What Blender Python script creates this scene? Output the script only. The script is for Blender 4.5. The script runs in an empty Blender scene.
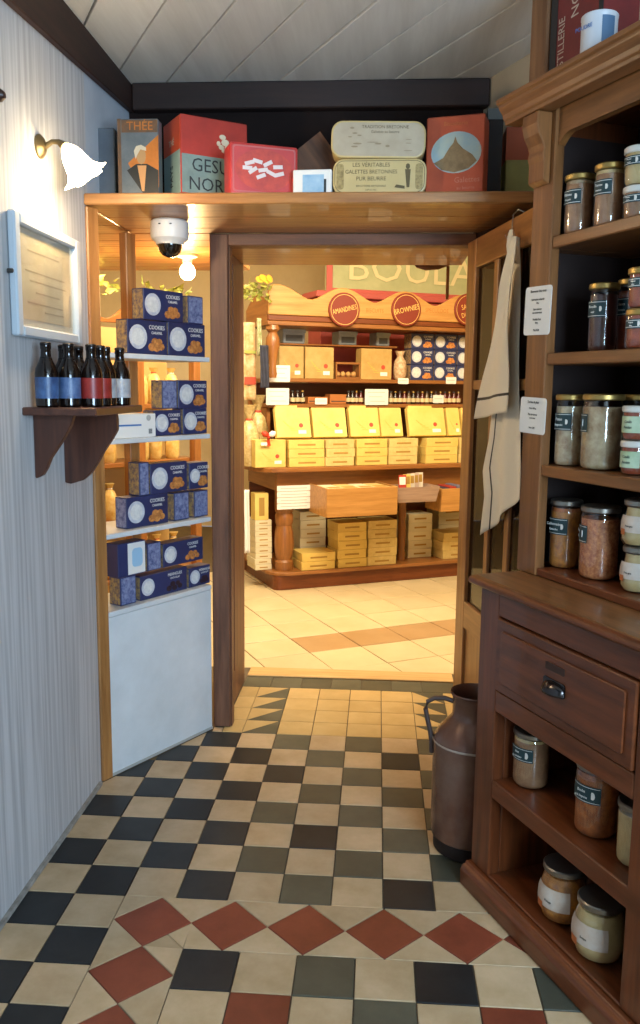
import bpy, bmesh, math, random
from mathutils import Vector, Matrix
random.seed(7)
R = math.radians
PI = math.pi
scene = bpy.context.scene
col = scene.collection

# ------------------------------------------------------------------ camera
CAM = Vector((0.5393, -3.3281, 1.4215))
F_PX = 848.0
YAW, PITCH, ROLL = R(-3.820), R(8.340), R(0.582)
_f = Vector((math.sin(YAW) * math.cos(PITCH), math.cos(YAW) * math.cos(PITCH), -math.sin(PITCH)))
_r0 = Vector((math.cos(YAW), -math.sin(YAW), 0))
_u0 = _r0.cross(_f)
_r = math.cos(ROLL) * _r0 + math.sin(ROLL) * _u0
_u = -math.sin(ROLL) * _r0 + math.cos(ROLL) * _u0
cd = bpy.data.cameras.new('camera')
cd.sensor_fit = 'VERTICAL'; cd.sensor_height = 36.0; cd.lens = F_PX / 1024 * 36.0
cd.clip_start = 0.02
cam = bpy.data.objects.new('camera', cd); col.objects.link(cam)
m = Matrix((_r, _u, -_f)).transposed().to_4x4(); m.translation = CAM
cam.matrix_world = m
scene.camera = cam

# ------------------------------------------------------------------ world, lights, exposure
w = bpy.data.worlds.new('world'); scene.world = w; w.use_nodes = True
w.node_tree.nodes['Background'].inputs[0].default_value = (0.62, 0.78, 1.0, 1)
w.node_tree.nodes['Background'].inputs[1].default_value = 0.6
vs = scene.view_settings
vs.view_transform = 'Standard'; vs.look = 'None'; vs.gamma = 1.0; vs.use_curve_mapping = False
vs.exposure = 0.35

def area(name, loc, direction, sx, sy, energy, color):
    l = bpy.data.lights.new(name, 'AREA'); l.shape = 'RECTANGLE'; l.size = sx; l.size_y = sy
    l.energy = energy; l.color = color
    o = bpy.data.objects.new(name, l); col.objects.link(o)
    o.location = loc; o.rotation_euler = Vector(direction).to_track_quat('-Z', 'Y').to_euler()
    return o
def point(name, loc, energy, color, radius=.04):
    l = bpy.data.lights.new(name, 'POINT'); l.energy = energy; l.color = color; l.shadow_soft_size = radius
    o = bpy.data.objects.new(name, l); col.objects.link(o); o.location = loc
    return o
DAY = (0.51, 0.73, 1.0); WARM = (1.0, 0.70, 0.36); WARM2 = (1.0, 0.82, 0.56)
area('daylight_window', (2.05, -4.62, 1.55), (-.45, 1, -.12), 1.5, 1.3, 190, DAY)
area('shop_ceiling_light', (0.35, 1.0, 2.62), (.0, .9, -1), 1.2, .5, 70, WARM2)
area('shop_ceiling_light', (-1.1, 2.5, 2.85), (0, 0, -1), .8, .6, 30, WARM2)
area('shop_ceiling_light', (1.5, 1.4, 2.80), (0, .5, -1), .8, .6, 34, WARM2)

# ------------------------------------------------------------------ helpers
def hexc(h, k=1.0):
    h = h.lstrip('#')
    out = []
    for i in (0, 2, 4):
        c = int(h[i:i + 2], 16) / 255
        out.append((c / 12.92 if c <= .04045 else ((c + .055) / 1.055) ** 2.4) * k)
    return (*out, 1)

MATS = {}
def mat(name, c, rough=.6, metal=0, spec=.5, var=None, scale=8, stretch=(1, 1, 1), bump=0, rnd=0, emit=None, estr=0, coat=0):
    """principled surface; var = second colour mixed by noise; rnd = brightness spread between objects"""
    if name in MATS: return MATS[name]
    mt = bpy.data.materials.new(name); mt.use_nodes = True
    nt = mt.node_tree; N = nt.nodes; L = nt.links
    b = N['Principled BSDF']
    c4 = hexc(c) if isinstance(c, str) else c
    b.inputs['Base Color'].default_value = c4
    b.inputs['Roughness'].default_value = rough
    b.inputs['Metallic'].default_value = metal
    b.inputs['Specular IOR Level'].default_value = spec
    b.inputs['Coat Weight'].default_value = coat
    if emit:
        b.inputs['Emission Color'].default_value = hexc(emit) if isinstance(emit, str) else emit
        b.inputs['Emission Strength'].default_value = estr
    src = None
    if var:
        tc = N.new('ShaderNodeTexCoord'); mp = N.new('ShaderNodeMapping')
        mp.inputs['Scale'].default_value = stretch
        L.new(tc.outputs['Object'], mp.inputs['Vector'])
        if rnd or True:
            oi = N.new('ShaderNodeObjectInfo'); vm = N.new('ShaderNodeVectorMath'); vm.operation = 'SCALE'
            L.new(oi.outputs['Random'], vm.inputs['Scale']); vm.inputs[0].default_value = (7.3, 3.1, 5.7)
            L.new(vm.outputs[0], mp.inputs['Location'])
        nz = N.new('ShaderNodeTexNoise'); nz.inputs['Scale'].default_value = scale; nz.inputs['Detail'].default_value = 5
        nz.inputs['Roughness'].default_value = .65
        L.new(mp.outputs[0], nz.inputs['Vector'])
        cr = N.new('ShaderNodeValToRGB')
        cr.color_ramp.elements[0].position = .32; cr.color_ramp.elements[1].position = .68
        cr.color_ramp.elements[0].color = c4
        cr.color_ramp.elements[1].color = hexc(var) if isinstance(var, str) else var
        L.new(nz.outputs['Fac'], cr.inputs['Fac'])
        src = cr.outputs['Color']
        if bump:
            bp = N.new('ShaderNodeBump'); bp.inputs['Strength'].default_value = bump; bp.inputs['Distance'].default_value = .004
            L.new(nz.outputs['Fac'], bp.inputs['Height']); L.new(bp.outputs[0], b.inputs['Normal'])
    if rnd:
        oi2 = N.new('ShaderNodeObjectInfo'); mr = N.new('ShaderNodeMapRange')
        mr.inputs['To Min'].default_value = 1 - rnd; mr.inputs['To Max'].default_value = 1 + rnd
        L.new(oi2.outputs['Random'], mr.inputs['Value'])
        hs = N.new('ShaderNodeHueSaturation')
        if src: L.new(src, hs.inputs['Color'])
        else: hs.inputs['Color'].default_value = c4
        L.new(mr.outputs[0], hs.inputs['Value'])
        src = hs.outputs['Color']
    if src: L.new(src, b.inputs['Base Color'])
    MATS[name] = mt
    return mt

def wood(name, c, v, axis='z', rough=.45, sc=6, bump=.15, rnd=.06, coat=0):
    st = {'x': (.12, 1.6, 1.6), 'y': (1.6, .12, 1.6), 'z': (1.6, 1.6, .12)}[axis]
    return mat(name + '_' + axis, c, rough, var=v, scale=sc * 4, stretch=st, bump=bump, rnd=rnd, coat=coat)

def glassmat(name, tint=(1, 1, 1, 1), refl=.12, rough=.03):
    if name in MATS: return MATS[name]
    mt = bpy.data.materials.new(name); mt.use_nodes = True
    nt = mt.node_tree; N = nt.nodes; L = nt.links
    N.remove(N['Principled BSDF'])
    tr = N.new('ShaderNodeBsdfTransparent'); tr.inputs[0].default_value = tint
    gl = N.new('ShaderNodeBsdfGlossy'); gl.inputs['Roughness'].default_value = rough
    fr = N.new('ShaderNodeFresnel'); fr.inputs['IOR'].default_value = 1.5
    ad = N.new('ShaderNodeMath'); ad.operation = 'MULTIPLY_ADD'; ad.inputs[1].default_value = 1.0; ad.inputs[2].default_value = refl - .04
    ad.use_clamp = True
    mx = N.new('ShaderNodeMixShader')
    ge = N.new('ShaderNodeNewGeometry'); iv = N.new('ShaderNodeMath'); iv.operation = 'SUBTRACT'; iv.inputs[0].default_value = 1
    ml = N.new('ShaderNodeMath'); ml.operation = 'MULTIPLY'
    L.new(ge.outputs['Backfacing'], iv.inputs[1]); L.new(iv.outputs[0], ml.inputs[0]); L.new(ad.outputs[0], ml.inputs[1])
    L.new(fr.outputs[0], ad.inputs[0]); L.new(ml.outputs[0], mx.inputs[0])
    L.new(tr.outputs[0], mx.inputs[1]); L.new(gl.outputs[0], mx.inputs[2])
    L.new(mx.outputs[0], N['Material Output'].inputs['Surface'])
    MATS[name] = mt
    return mt

class MB:
    def __init__(s): s.v = []; s.f = []
    def add(s, vs_, fs):
        k = len(s.v); s.v += [tuple(p) for p in vs_]; s.f += [tuple(i + k for i in f) for f in fs]; return s
    def box(s, x0, x1, y0, y1, z0, z1):
        return s.add([(x0, y0, z0), (x1, y0, z0), (x1, y1, z0), (x0, y1, z0), (x0, y0, z1), (x1, y0, z1), (x1, y1, z1), (x0, y1, z1)],
                     [(0, 3, 2, 1), (4, 5, 6, 7), (0, 1, 5, 4), (1, 2, 6, 5), (2, 3, 7, 6), (3, 0, 4, 7)])
    def prism(s, pts, axis, a0, a1):
        n = len(pts)
        mk = {'z': lambda p, a: (p[0], p[1], a), 'y': lambda p, a: (p[0], a, p[1]), 'x': lambda p, a: (a, p[0], p[1])}[axis]
        vv = [mk(p, a0) for p in pts] + [mk(p, a1) for p in pts]
        ff = [tuple(range(n)), tuple(range(2 * n - 1, n - 1, -1))]
        for i in range(n): j = (i + 1) % n; ff.append((i, i + n, j + n, j))
        return s.add(vv, ff)
    def lathe(s, prof, n=20, c=(0, 0, 0), wob=None):
        vv = []; ff = []
        for k, (r, z) in enumerate(prof):
            for i in range(n):
                t = 2 * PI * i / n
                q = r * (1 + (wob(k, t) if wob else 0))
                vv.append((c[0] + q * math.cos(t), c[1] + q * math.sin(t), c[2] + z))
        for k in range(len(prof) - 1):
            for i in range(n):
                j = (i + 1) % n
                ff.append((k * n + i, k * n + j, (k + 1) * n + j, (k + 1) * n + i))
        if prof[0][0] > 1e-4: ff.append(tuple(range(n - 1, -1, -1)))
        if prof[-1][0] > 1e-4: ff.append(tuple((len(prof) - 1) * n + i for i in range(n)))
        return s.add(vv, ff)
    def lathe_open(s, prof, n=20, c=(0, 0, 0), a0=0, a1=2 * PI):
        vv = []; ff = []; full = abs(a1 - a0 - 2 * PI) < 1e-6; m_ = n if full else n + 1
        for (r, z) in prof:
            for i in range(m_):
                t = a0 + (a1 - a0) * i / n
                vv.append((c[0] + r * math.cos(t), c[1] + r * math.sin(t), c[2] + z))
        for k in range(len(prof) - 1):
            for i in range(n):
                j = (i + 1) % m_
                ff.append((k * m_ + i, k * m_ + j, (k + 1) * m_ + j, (k + 1) * m_ + i))
        return s.add(vv, ff)
    def tube(s, path, r, n=8):
        vv = []; ff = []; P_ = [Vector(p) for p in path]
        up = Vector((.13, .29, .95)).normalized()
        for i, p in enumerate(P_):
            d = (P_[min(i + 1, len(P_) - 1)] - P_[max(i - 1, 0)]).normalized()
            a = d.cross(up)
            if a.length < .05: a = d.cross(Vector((1, 0, 0)))
            a.normalize(); b_ = d.cross(a)
            rr = r[i] if isinstance(r, (list, tuple)) else r
            for k in range(n):
                t = 2 * PI * k / n
                vv.append(p + rr * (math.cos(t) * a + math.sin(t) * b_))
        for i in range(len(P_) - 1):
            for k in range(n):
                j = (k + 1) % n
                ff.append((i * n + k, i * n + j, (i + 1) * n + j, (i + 1) * n + k))
        ff.append(tuple(range(n - 1, -1, -1))); ff.append(tuple((len(P_) - 1) * n + k for k in range(n)))
        return s.add(vv, ff)
    def grid(s, fn, nu, nv):
        vv = [fn(i / nu, j / nv) for j in range(nv + 1) for i in range(nu + 1)]
        ff = [(j * (nu + 1) + i, j * (nu + 1) + i + 1, (j + 1) * (nu + 1) + i + 1, (j + 1) * (nu + 1) + i) for j in range(nv) for i in range(nu)]
        return s.add(vv, ff)
    def mesh(s, name, bevel=0, smooth=0, seg=1):
        me = bpy.data.meshes.new(name); me.from_pydata(s.v, [], s.f); me.validate()
        bm = bmesh.new(); bm.from_mesh(me)
        bmesh.ops.recalc_face_normals(bm, faces=bm.faces)
        if bevel:
            ed = [e for e in bm.edges if len(e.link_faces) == 2 and e.calc_face_angle(0) > R(28)]
            bmesh.ops.bevel(bm, geom=ed, offset=bevel, segments=seg, affect='EDGES', profile=.5, clamp_overlap=True)
        bm.to_mesh(me); bm.free()
        if smooth:
            me.polygons.foreach_set('use_smooth', [True] * len(me.polygons))
            me.set_sharp_from_angle(angle=R(smooth if smooth > 1 else 40))
        return me
    def build(s, name, m_, parent=None, bevel=0, smooth=0, loc=None, rot=None, seg=1, label=None):
        return put(name, s.mesh(name, bevel, smooth, seg), m_, parent, loc, rot, label)

def put(name, me, m_, parent=None, loc=None, rot=None, label=None):
    if m_ is not None and not me.materials: me.materials.append(m_)
    o = bpy.data.objects.new(name, me); col.objects.link(o)
    if parent: o.parent = parent
    if loc is not None: o.location = loc
    if rot is not None: o.rotation_euler = rot
    if label: o['label'] = label
    return o

def tag(o, label, cat, group=None):
    o['label'] = label; o['category'] = cat
    if group: o['group'] = group
    return o
def struct(o, label=None):
    o['kind'] = 'structure'
    if label: o['label'] = label
    return o
def empty(name, loc=(0, 0, 0), rz=0, rot=None):
    o = bpy.data.objects.new(name, None); col.objects.link(o); o.empty_display_size = .05
    o.location = loc; o.rotation_euler = rot if rot else (0, 0, rz)
    return o
def dup(o, loc, rz=None, label=None, parent=None):
    c = o.copy(); col.objects.link(c); c.parent = parent
    if loc is not None: c.location = loc
    if rz is not None: c.rotation_euler = (0, 0, rz)
    if label: c['label'] = label
    for ch in list(o.children):
        d = dup(ch, None, parent=c)
    return c

def ray(x, y): return _f + _r * ((x - 320) / F_PX) + _u * ((512 - y) / F_PX)
class Frame:
    """vertical reference frame: s along the front (to the right), off into the depth, z up"""
    def __init__(s, ox, oy, ang):
        s.o = Vector((ox, oy)); s.ang = ang
        s.a = Vector((math.cos(ang), math.sin(ang))); s.b = Vector((-math.sin(ang), math.cos(ang)))
    def pt(s, u, off, z=0):
        q = s.o + s.a * u + s.b * off; return Vector((q.x, q.y, z))
    def px(s, x, y, off=0):
        d = ray(x, y); o = s.o + s.b * off
        t = ((o - CAM.xy).dot(s.b)) / (d.xy.dot(s.b))
        q = CAM + d * t
        return (q.xy - s.o).dot(s.a), q.z
    def root(s, name, u, off, z, dr=0, rot=None):
        o = empty(name, s.pt(u, off, z), s.ang + dr)
        if rot: o.rotation_euler = (rot[0], rot[1], s.ang + dr)
        return o

_txt = {}
def text(body, size, m_, parent, loc, rot=(PI / 2, 0, 0), align='CENTER', squash=1, name='lettering'):
    key = (body, size, align, squash, m_.name)
    if key not in _txt:
        cu = bpy.data.curves.new('txt', 'FONT'); cu.body = body; cu.size = size; cu.align_x = align; cu.align_y = 'CENTER'
        cu.extrude = .0002; cu.resolution_u = 2; cu.space_line = .95
        ob = bpy.data.objects.new('txt', cu); col.objects.link(ob)
        bpy.context.view_layer.update()
        me = bpy.data.meshes.new_from_object(ob.evaluated_get(bpy.context.evaluated_depsgraph_get()))
        bpy.data.objects.remove(ob); bpy.data.curves.remove(cu)
        if squash != 1:
            for v in me.vertices: v.co.x *= squash
        me.materials.clear(); me.materials.append(m_)
        _txt[key] = me
    return put(name, _txt[key], None, parent, loc, rot)

def ellipse(cx, cz, rx, rz, n=24):
    return [(cx + rx * math.cos(2 * PI * i / n), cz + rz * math.sin(2 * PI * i / n)) for i in range(n)]
def rrect(x0, x1, z0, z1, r, n=5):
    out = []
    for cx, cz, a in ((x1 - r, z1 - r, 0), (x0 + r, z1 - r, 90), (x0 + r, z0 + r, 180), (x1 - r, z0 + r, 270)):
        for i in range(n + 1):
            t = R(a + 90 * i / n); out.append((cx + r * math.cos(t), cz + r * math.sin(t)))
    return out
def clip(poly, planes):
    for (nx, ny, d) in planes:           # keep nx*x+ny*y <= d
        out = []
        for i in range(len(poly)):
            p, q = poly[i], poly[(i + 1) % len(poly)]
            dp = nx * p[0] + ny * p[1] - d; dq = nx * q[0] + ny * q[1] - d
            if dp <= 0: out.append(p)
            if dp * dq < 0:
                t = dp / (dp - dq); out.append((p[0] + t * (q[0] - p[0]), p[1] + t * (q[1] - p[1])))
        poly = out
        if len(poly) < 3: return []
    return poly
def parea(p): return abs(sum(p[i][0] * p[(i + 1) % len(p)][1] - p[(i + 1) % len(p)][0] * p[i][1] for i in range(len(p)))) / 2

BAY = Frame(-.435, -.49, R(59.2))
DR = Frame(.815, -.975, math.atan2(-.9075, .42))
SH = Frame(-.16, 2.473, R(25.7))
DOOR = Frame(.866, .018, math.atan2(-.98, .195))
BD = Frame(0, -.5, 0)
WR = Frame(.900, .070, math.atan2(-.9075, .42))     # right wall line

# ------------------------------------------------------------------ materials
M_paper = None
def wallpaper():
    mt = bpy.data.materials.new('striped_wallpaper'); mt.use_nodes = True
    N = mt.node_tree.nodes; L = mt.node_tree.links; b = N['Principled BSDF']; b.inputs['Roughness'].default_value = .75
    tc = N.new('ShaderNodeTexCoord'); mp = N.new('ShaderNodeMapping'); mp.inputs['Scale'].default_value = (1, 1, .03)
    L.new(tc.outputs['Object'], mp.inputs['Vector'])
    nz = N.new('ShaderNodeTexNoise'); nz.inputs['Scale'].default_value = 55; nz.inputs['Detail'].default_value = 3
    L.new(mp.outputs[0], nz.inputs['Vector'])
    cr = N.new('ShaderNodeValToRGB'); cr.color_ramp.elements[0].position = .35; cr.color_ramp.elements[1].position = .62
    cr.color_ramp.elements[0].color = hexc('#a9a7a6'); cr.color_ramp.elements[1].color = hexc('#c4c2c1')
    L.new(nz.outputs['Fac'], cr.inputs['Fac']); L.new(cr.outputs[0], b.inputs['Base Color'])
    bp = N.new('ShaderNodeBump'); bp.inputs['Strength'].default_value = .06; bp.inputs['Distance'].default_value = .003
    L.new(nz.outputs['Fac'], bp.inputs['Height']); L.new(bp.outputs[0], b.inputs['Normal'])
    return mt
M_paper = wallpaper()
M_white = mat('white_paint', '#d9dcdc', .5, var='#c9cccb', scale=5, bump=.05)
M_bluewall = mat('pale_plaster', '#b9bfc6', .7, var='#aab1ba', scale=6)
M_beige = mat('beige_plaster', '#c8bda6', .8, var='#b9ad96', scale=4)
M_cream = mat('cream_shop_wall', '#e3cf9f', .8, var='#d8c290', scale=3)
M_beam = wood('dark_beam', '#3a2016', '#24130d', 'y', .6)
M_beamx = wood('dark_beam', '#2f1b14', '#1e110d', 'x', .6)
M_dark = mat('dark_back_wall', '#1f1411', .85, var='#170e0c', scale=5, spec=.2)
M_ceil = wood('painted_board', '#e6e3dc', '#d2cec6', 'y', .6, sc=2, bump=.1)
PINE = ('#b57f48', '#8a5a2e')
FRAMEW = ('#80553d', '#573726')
DRESS = ('#7a3e1d', '#512710')
def pine(ax): return wood('pine', *PINE, ax, .4, coat=.15)
def framew(ax): return wood('door_frame_wood', *FRAMEW, ax, .5)
def dress(ax): return wood('dresser_wood', *DRESS, ax, .38, coat=.2)
def dresst(ax): return wood('dresser_lit_wood', '#8f5d32', '#6a4220', ax, .4, coat=.15)  # paler copy of the dresser wood, light on the hutch put in
def shopw(ax): return wood('honey_wood', '#9e6834', '#7e4e22', ax, .4, coat=.15)
def bracketw(ax): return wood('mahogany', '#5a3323', '#3c2017', ax, .42, coat=.1)
M_grout = mat('grout', '#6f624f', .9, var='#5b4f3e', scale=20)
M_tb = mat('black_tile', '#1f2123', .42, var='#2d2f2f', scale=9, rnd=.25, bump=.05, spec=.3)
M_tg = mat('green_black_tile', '#45473c', .38, var='#565648', scale=9, rnd=.2, bump=.05, spec=.45)  # reflected light on the floor put into this lighter tile colour
M_tc = mat('cream_tile', '#c9ae8a', .42, var='#b0956f', scale=7, rnd=.1, bump=.05, spec=.35)
M_ty = mat('yellow_tile', '#cdb07a', .36, var='#bc9d66', scale=7, rnd=.08, bump=.05)
M_tr = mat('red_tile', '#8c4630', .45, var='#743825', scale=7, rnd=.12, bump=.05, spec=.3)
M_ts = mat('shop_tile', '#d6c59e', .3, var='#cbb98f', scale=5, rnd=.04)
M_tsb = mat('shop_tile_brown', '#b3936a', .3, var='#a8875e', scale=5, rnd=.03)
M_gold = mat('gold_lid', '#b89a5a', .4, metal=.85)
M_silver = mat('silver_lid', '#9a948a', .3, metal=.9)
M_whitelid = mat('white_lid', '#d8d3c8', .4)
M_glass = glassmat('jar_glass', (.97, .98, .96, 1), .1)
M_pane = glassmat('pane_glass', (.93, .93, .9, 1), .08)
M_paperw = mat('white_card', '#e4e2dc', .6)
M_ink = mat('black_ink', '#33322f', .8)
M_inkw = mat('white_ink', '#e6e6e0', .7)
M_teal = mat('teal_label', '#1d3a3e', .5, rnd=.1)
M_navy = mat('navy_carton', '#262c50', .4, var='#2b3560', scale=4, rnd=.08, spec=.5)
M_ochre = mat('ornament_end', '#b89a5c', .5, var='#3c3a5a', scale=70)
M_orn2 = mat('blue_ornament_end', '#8f98b8', .5, var='#3a4676', scale=70)
M_plate = mat('plate_print', '#cfd2d6', .5, var='#aab0bd', scale=40)
M_cookie = mat('biscuit_print', '#d9944c', .6, var='#8a4c22', scale=70)
M_choc = mat('chocolate_print', '#33202a', .5, var='#1c1420', scale=60)
M_yel = mat('yellow_carton', '#ddc36f', .55, var='#d3b55c', scale=9, rnd=.05)
M_yel2 = mat('buff_carton', '#d2bc7c', .55, var='#c4ab68', scale=30, rnd=.06)
M_brownink = mat('brown_print', '#a3803a', .7)
M_redst = mat('red_sticker', '#b5452d', .6)

# ------------------------------------------------------------------ floor
floor = MB().box(-.435, 3.05, -4.5, .82, -.06, -.005).build('floor', M_grout)
struct(floor, 'patterned old cement tile floor of the entry room')
T = .145
_tile = {}
def tile_poly(poly, m_, planes, dz=None, parent=None, gap=.0017):
    """poly: world polygon; clipped and built as a slightly domed tile"""
    p = clip(poly, planes) if planes else poly
    if len(p) < 3 or parea(p) < 4e-4: return
    cx = sum(q[0] for q in p) / len(p); cy = sum(q[1] for q in p) / len(p)
    key = (m_.name, tuple((round(q[0] - cx, 4), round(q[1] - cy, 4)) for q in p))
    if key not in _tile:
        n = len(p); rad = max(math.hypot(q[0] - cx, q[1] - cy) for q in p)
        def ins(d, z): return [((q[0] - cx) * (1 - d / rad), (q[1] - cy) * (1 - d / rad), z) for q in p]
        vv = ins(gap * 1.3, -.006) + ins(gap * 1.3, -.0012) + ins(gap * 1.3 + .0018, 0)
        ff = [tuple(range(2 * n, 3 * n))]
        for lv in range(2):
            for i in range(n):
                j = (i + 1) % n; ff.append((lv * n + i, lv * n + j, (lv + 1) * n + j, (lv + 1) * n + i))
        _tile[key] = MB().add(vv, ff).mesh('tile')
    o = put('tile', _tile[key], m_, parent or floor, (cx, cy, dz if dz is not None else random.uniform(-.0012, 0)))
    o.rotation_euler = (random.uniform(-.004, .004), random.uniform(-.004, .004), 0)
    return o
def sq(x0, x1, y0, y1): return [(x0, y0), (x1, y0), (x1, y1), (x0, y1)]
bn = BAY.b; wn = WR.b
ENTRY = [(-1, 0, .433), (bn.x, bn.y, BAY.o.dot(bn) - .004), (wn.x, wn.y, WR.o.dot(wn) - .004), (0, 1, 0.0005)]
for row in range(0, 8):
    for c in range(-3, 10):
        blk = (c + row) % 2 == 1
        mm = (M_tb if (c < 1 or random.random() < .15) else M_tg) if blk else M_tc
        tile_poly(sq(c * T, (c + 1) * T, -(row + 1) * T, -row * T), mm, ENTRY)
for row in range(8, 19):                       # check strip left of the diamond border
    for c in (-3, -2):
        tile_poly(sq(c * T, (c + 1) * T, -(row + 1) * T, -row * T), M_tb if (c + row) % 2 else M_tc, ENTRY)
# diamond border
y0, y1 = -8 * T, -1.371; x0 = -T; x1 = .069; hd = .1055
def diamond(cx, cy, rx, ry): tile_poly([(cx - rx, cy), (cx, cy - ry), (cx + rx, cy), (cx, cy + ry)], M_tr, ENTRY)
cyb = (y0 + y1) / 2; hy = (y0 - y1) / 2; cxb = (x0 + x1) / 2; hx = (x1 - x0) / 2
for k in range(9):
    cx = cxb + k * 2 * .1035; rx = .1035
    diamond(cx, cyb, rx if k else hx, hy)
    if k:
        tile_poly([(cx - rx, cyb), (cx, y0), (cx - 2 * rx, y0)], M_tc, ENTRY)
        tile_poly([(cx - rx, cyb), (cx - 2 * rx + (0 if k > 1 else hx - .0), y1 if k > 1 else y1), (cx, y1)] if k > 1 else [(cx - rx, cyb), (x1, y1), (cx, y1)], M_tc, ENTRY)
tile_poly([(x0, y0), (cxb, y0), (x0, cyb)], M_tc, ENTRY)
for k in range(1, 7):
    cy = cyb - k * 2 * .1035; ry = .1035
    diamond(cxb, cy, hx, ry)
    tile_poly([(x0, cy + 2 * ry), (cxb, cy + ry), (x0, cy)], M_tc, ENTRY)
    tile_poly([(x1, cy + 2 * ry if k > 1 else y1), (x1, cy), (cxb, cy + ry)], M_tc, ENTRY)
tile_poly([(x1, cyb), (x1, y1), ((x1 + cxb) / 2, (y1 + cyb) / 2)], M_tc, ENTRY); tile_poly([(x1, y1), (cxb, y1), ((x1 + cxb) / 2, (y1 + cyb) / 2)], M_tc, ENTRY)
# inner field
IN = .1468
for row in range(7):
    for c in range(0, 12):
        if row % 2 == 0: mm = [M_tb if c < 1 or c == 4 else M_tg, M_tc][c % 2]
        else: mm = [M_tc, M_tr if c % 4 == 1 else M_tg][c % 2]
        if row % 4 == 2: mm = [M_tg, M_tc][c % 2]
        tile_poly(sq(x1 + c * IN, x1 + (c + 1) * IN, y1 - (row + 1) * IN, y1 - row * IN), mm, ENTRY)
# passage rows
JL, JR = -.083, .935
PAS = [(-1, 0, -JL - .0), (1, 0, JR)]
RY = .1367
for row in range(4):
    for c in range(-1, 7):
        a, b = c * T, (c + 1) * T; p, q = row * RY, (row + 1) * RY
        if c == 0:
            tile_poly([(a, p), (b, p), (b, q)], M_tg, PAS); tile_poly([(a, p), (b, q), (a, q)], M_ty, PAS)
        elif c == 5:
            tile_poly([(a, q), (b, p), (b, q)], M_tg, PAS); tile_poly([(a, p), (b, p), (a, q)], M_ty, PAS)
        else: tile_poly(sq(a, b, p, q), M_ty, PAS)
for c in range(-1, 7): tile_poly(sq(c * T + .05, (c + 1) * T + .05, 4 * RY, .69), M_tg, PAS)
tile_poly(sq(-.125, -.0835, .001, .047), M_tc, None)
# threshold board
thr = MB().box(JL, JR, .694, .818, -.004, .006).build('threshold_board', wood('worn_pine', '#cfae78', '#b08c56', 'x', .5), bevel=.003)
thr.name = 'trim_1'; struct(thr, 'worn pine threshold board between entry and shop')
# rear part of entry floor (behind the camera)
rear = mat('rear_check_floor', '#bca988', .4)
def checker_mat():
    mt = bpy.data.materials.new('rear_check'); mt.use_nodes = True
    N = mt.node_tree.nodes; L = mt.node_tree.links
    tc = N.new('ShaderNodeTexCoord'); ck = N.new('ShaderNodeTexChecker'); ck.inputs['Scale'].default_value = 1 / T
    ck.inputs['Color1'].default_value = hexc('#bda884'); ck.inputs['Color2'].default_value = hexc('#333632')
    L.new(tc.outputs['Object'], ck.inputs['Vector']); L.new(ck.outputs[0], N['Principled BSDF'].inputs['Base Color'])
    N['Principled BSDF'].inputs['Roughness'].default_value = .4
    return mt
pr_ = clip(sq(-.435, 3.05, -4.5, -2.40), ENTRY[:1] + ENTRY[2:3])
MB().prism(pr_, 'z', -.005, -.001).build('rear_tiling', checker_mat(), floor)
# shop floor
sfl = MB().box(-2.6, 3.4, .822, 5.2, -.06, -.004).box(-2.6, -.14, -.46, .8215, -.06, -.004).build('floor', mat('shop_grout', '#6e5f42', .9))
struct(sfl, 'cream shop floor tiles laid diagonally with a tan stripe')
SF = Frame(.197, 1.097, R(27.8))
SHOPC = [(0, -1, -.824), (-1, 0, 1.4), (1, 0, 2.3)]
ST = .31
for i in range(-6, 8):
    ofs = -ST
    rows = [(-ST * 2, -ST), (-ST, 0), (0, .287)] + [(.287 + ST * k, .287 + ST * (k + 1)) for k in range(6)]
    for ri, (o0, o1) in enumerate(rows):
        p = [SF.pt(i * ST, o0), SF.pt((i + 1) * ST, o0), SF.pt((i + 1) * ST, o1), SF.pt(i * ST, o1)]
        p = [(q.x, q.y) for q in p]
        if sum(q[1] for q in p) / 4 > 3.25: continue
        tile_poly(p, M_tsb if (ri == 2 and i >= 0) else M_ts, SHOPC, parent=sfl, gap=.0035)

# ------------------------------------------------------------------ walls, ceiling, trim
wl = MB().box(-.50, -.435, -4.5, -.46, 0, 2.56).build('wall_left', M_paper)
struct(wl, 'left wall with pale striped wallpaper')
wl2 = MB().box(-.50, -.435, -.4595, .05, 2.045, 2.56).build('wall_left_upper', M_bluewall); struct(wl2, 'pale plaster wall strip above the overdoor shelf'); wl2.name = 'wall_left_2'
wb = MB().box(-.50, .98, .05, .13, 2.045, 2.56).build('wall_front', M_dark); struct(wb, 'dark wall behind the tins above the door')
q0 = WR.pt(0, 0); L_WR = 5.1
wr = empty('wall_right', q0, WR.ang); struct(wr, 'right wall, added dark boarding below for its dimness and beige plaster above')
MB().box(-.02, L_WR, .0, .06, 2.05, 2.56).build('upper_plaster', M_beige, wr)
MB().box(-.02, L_WR, .006, .06, 0, 2.05).build('lower_backing', M_dark, wr)
for i in range(36):
    MB().box(i * .14 - .02, i * .14 + .119, .0, .0055, 0, 2.05).build('panel_board', wood('dim_boarding', '#3a2118', '#28150f', 'z', .6), wr)  # boarding added, its dark tone standing in for a dim wall
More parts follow.
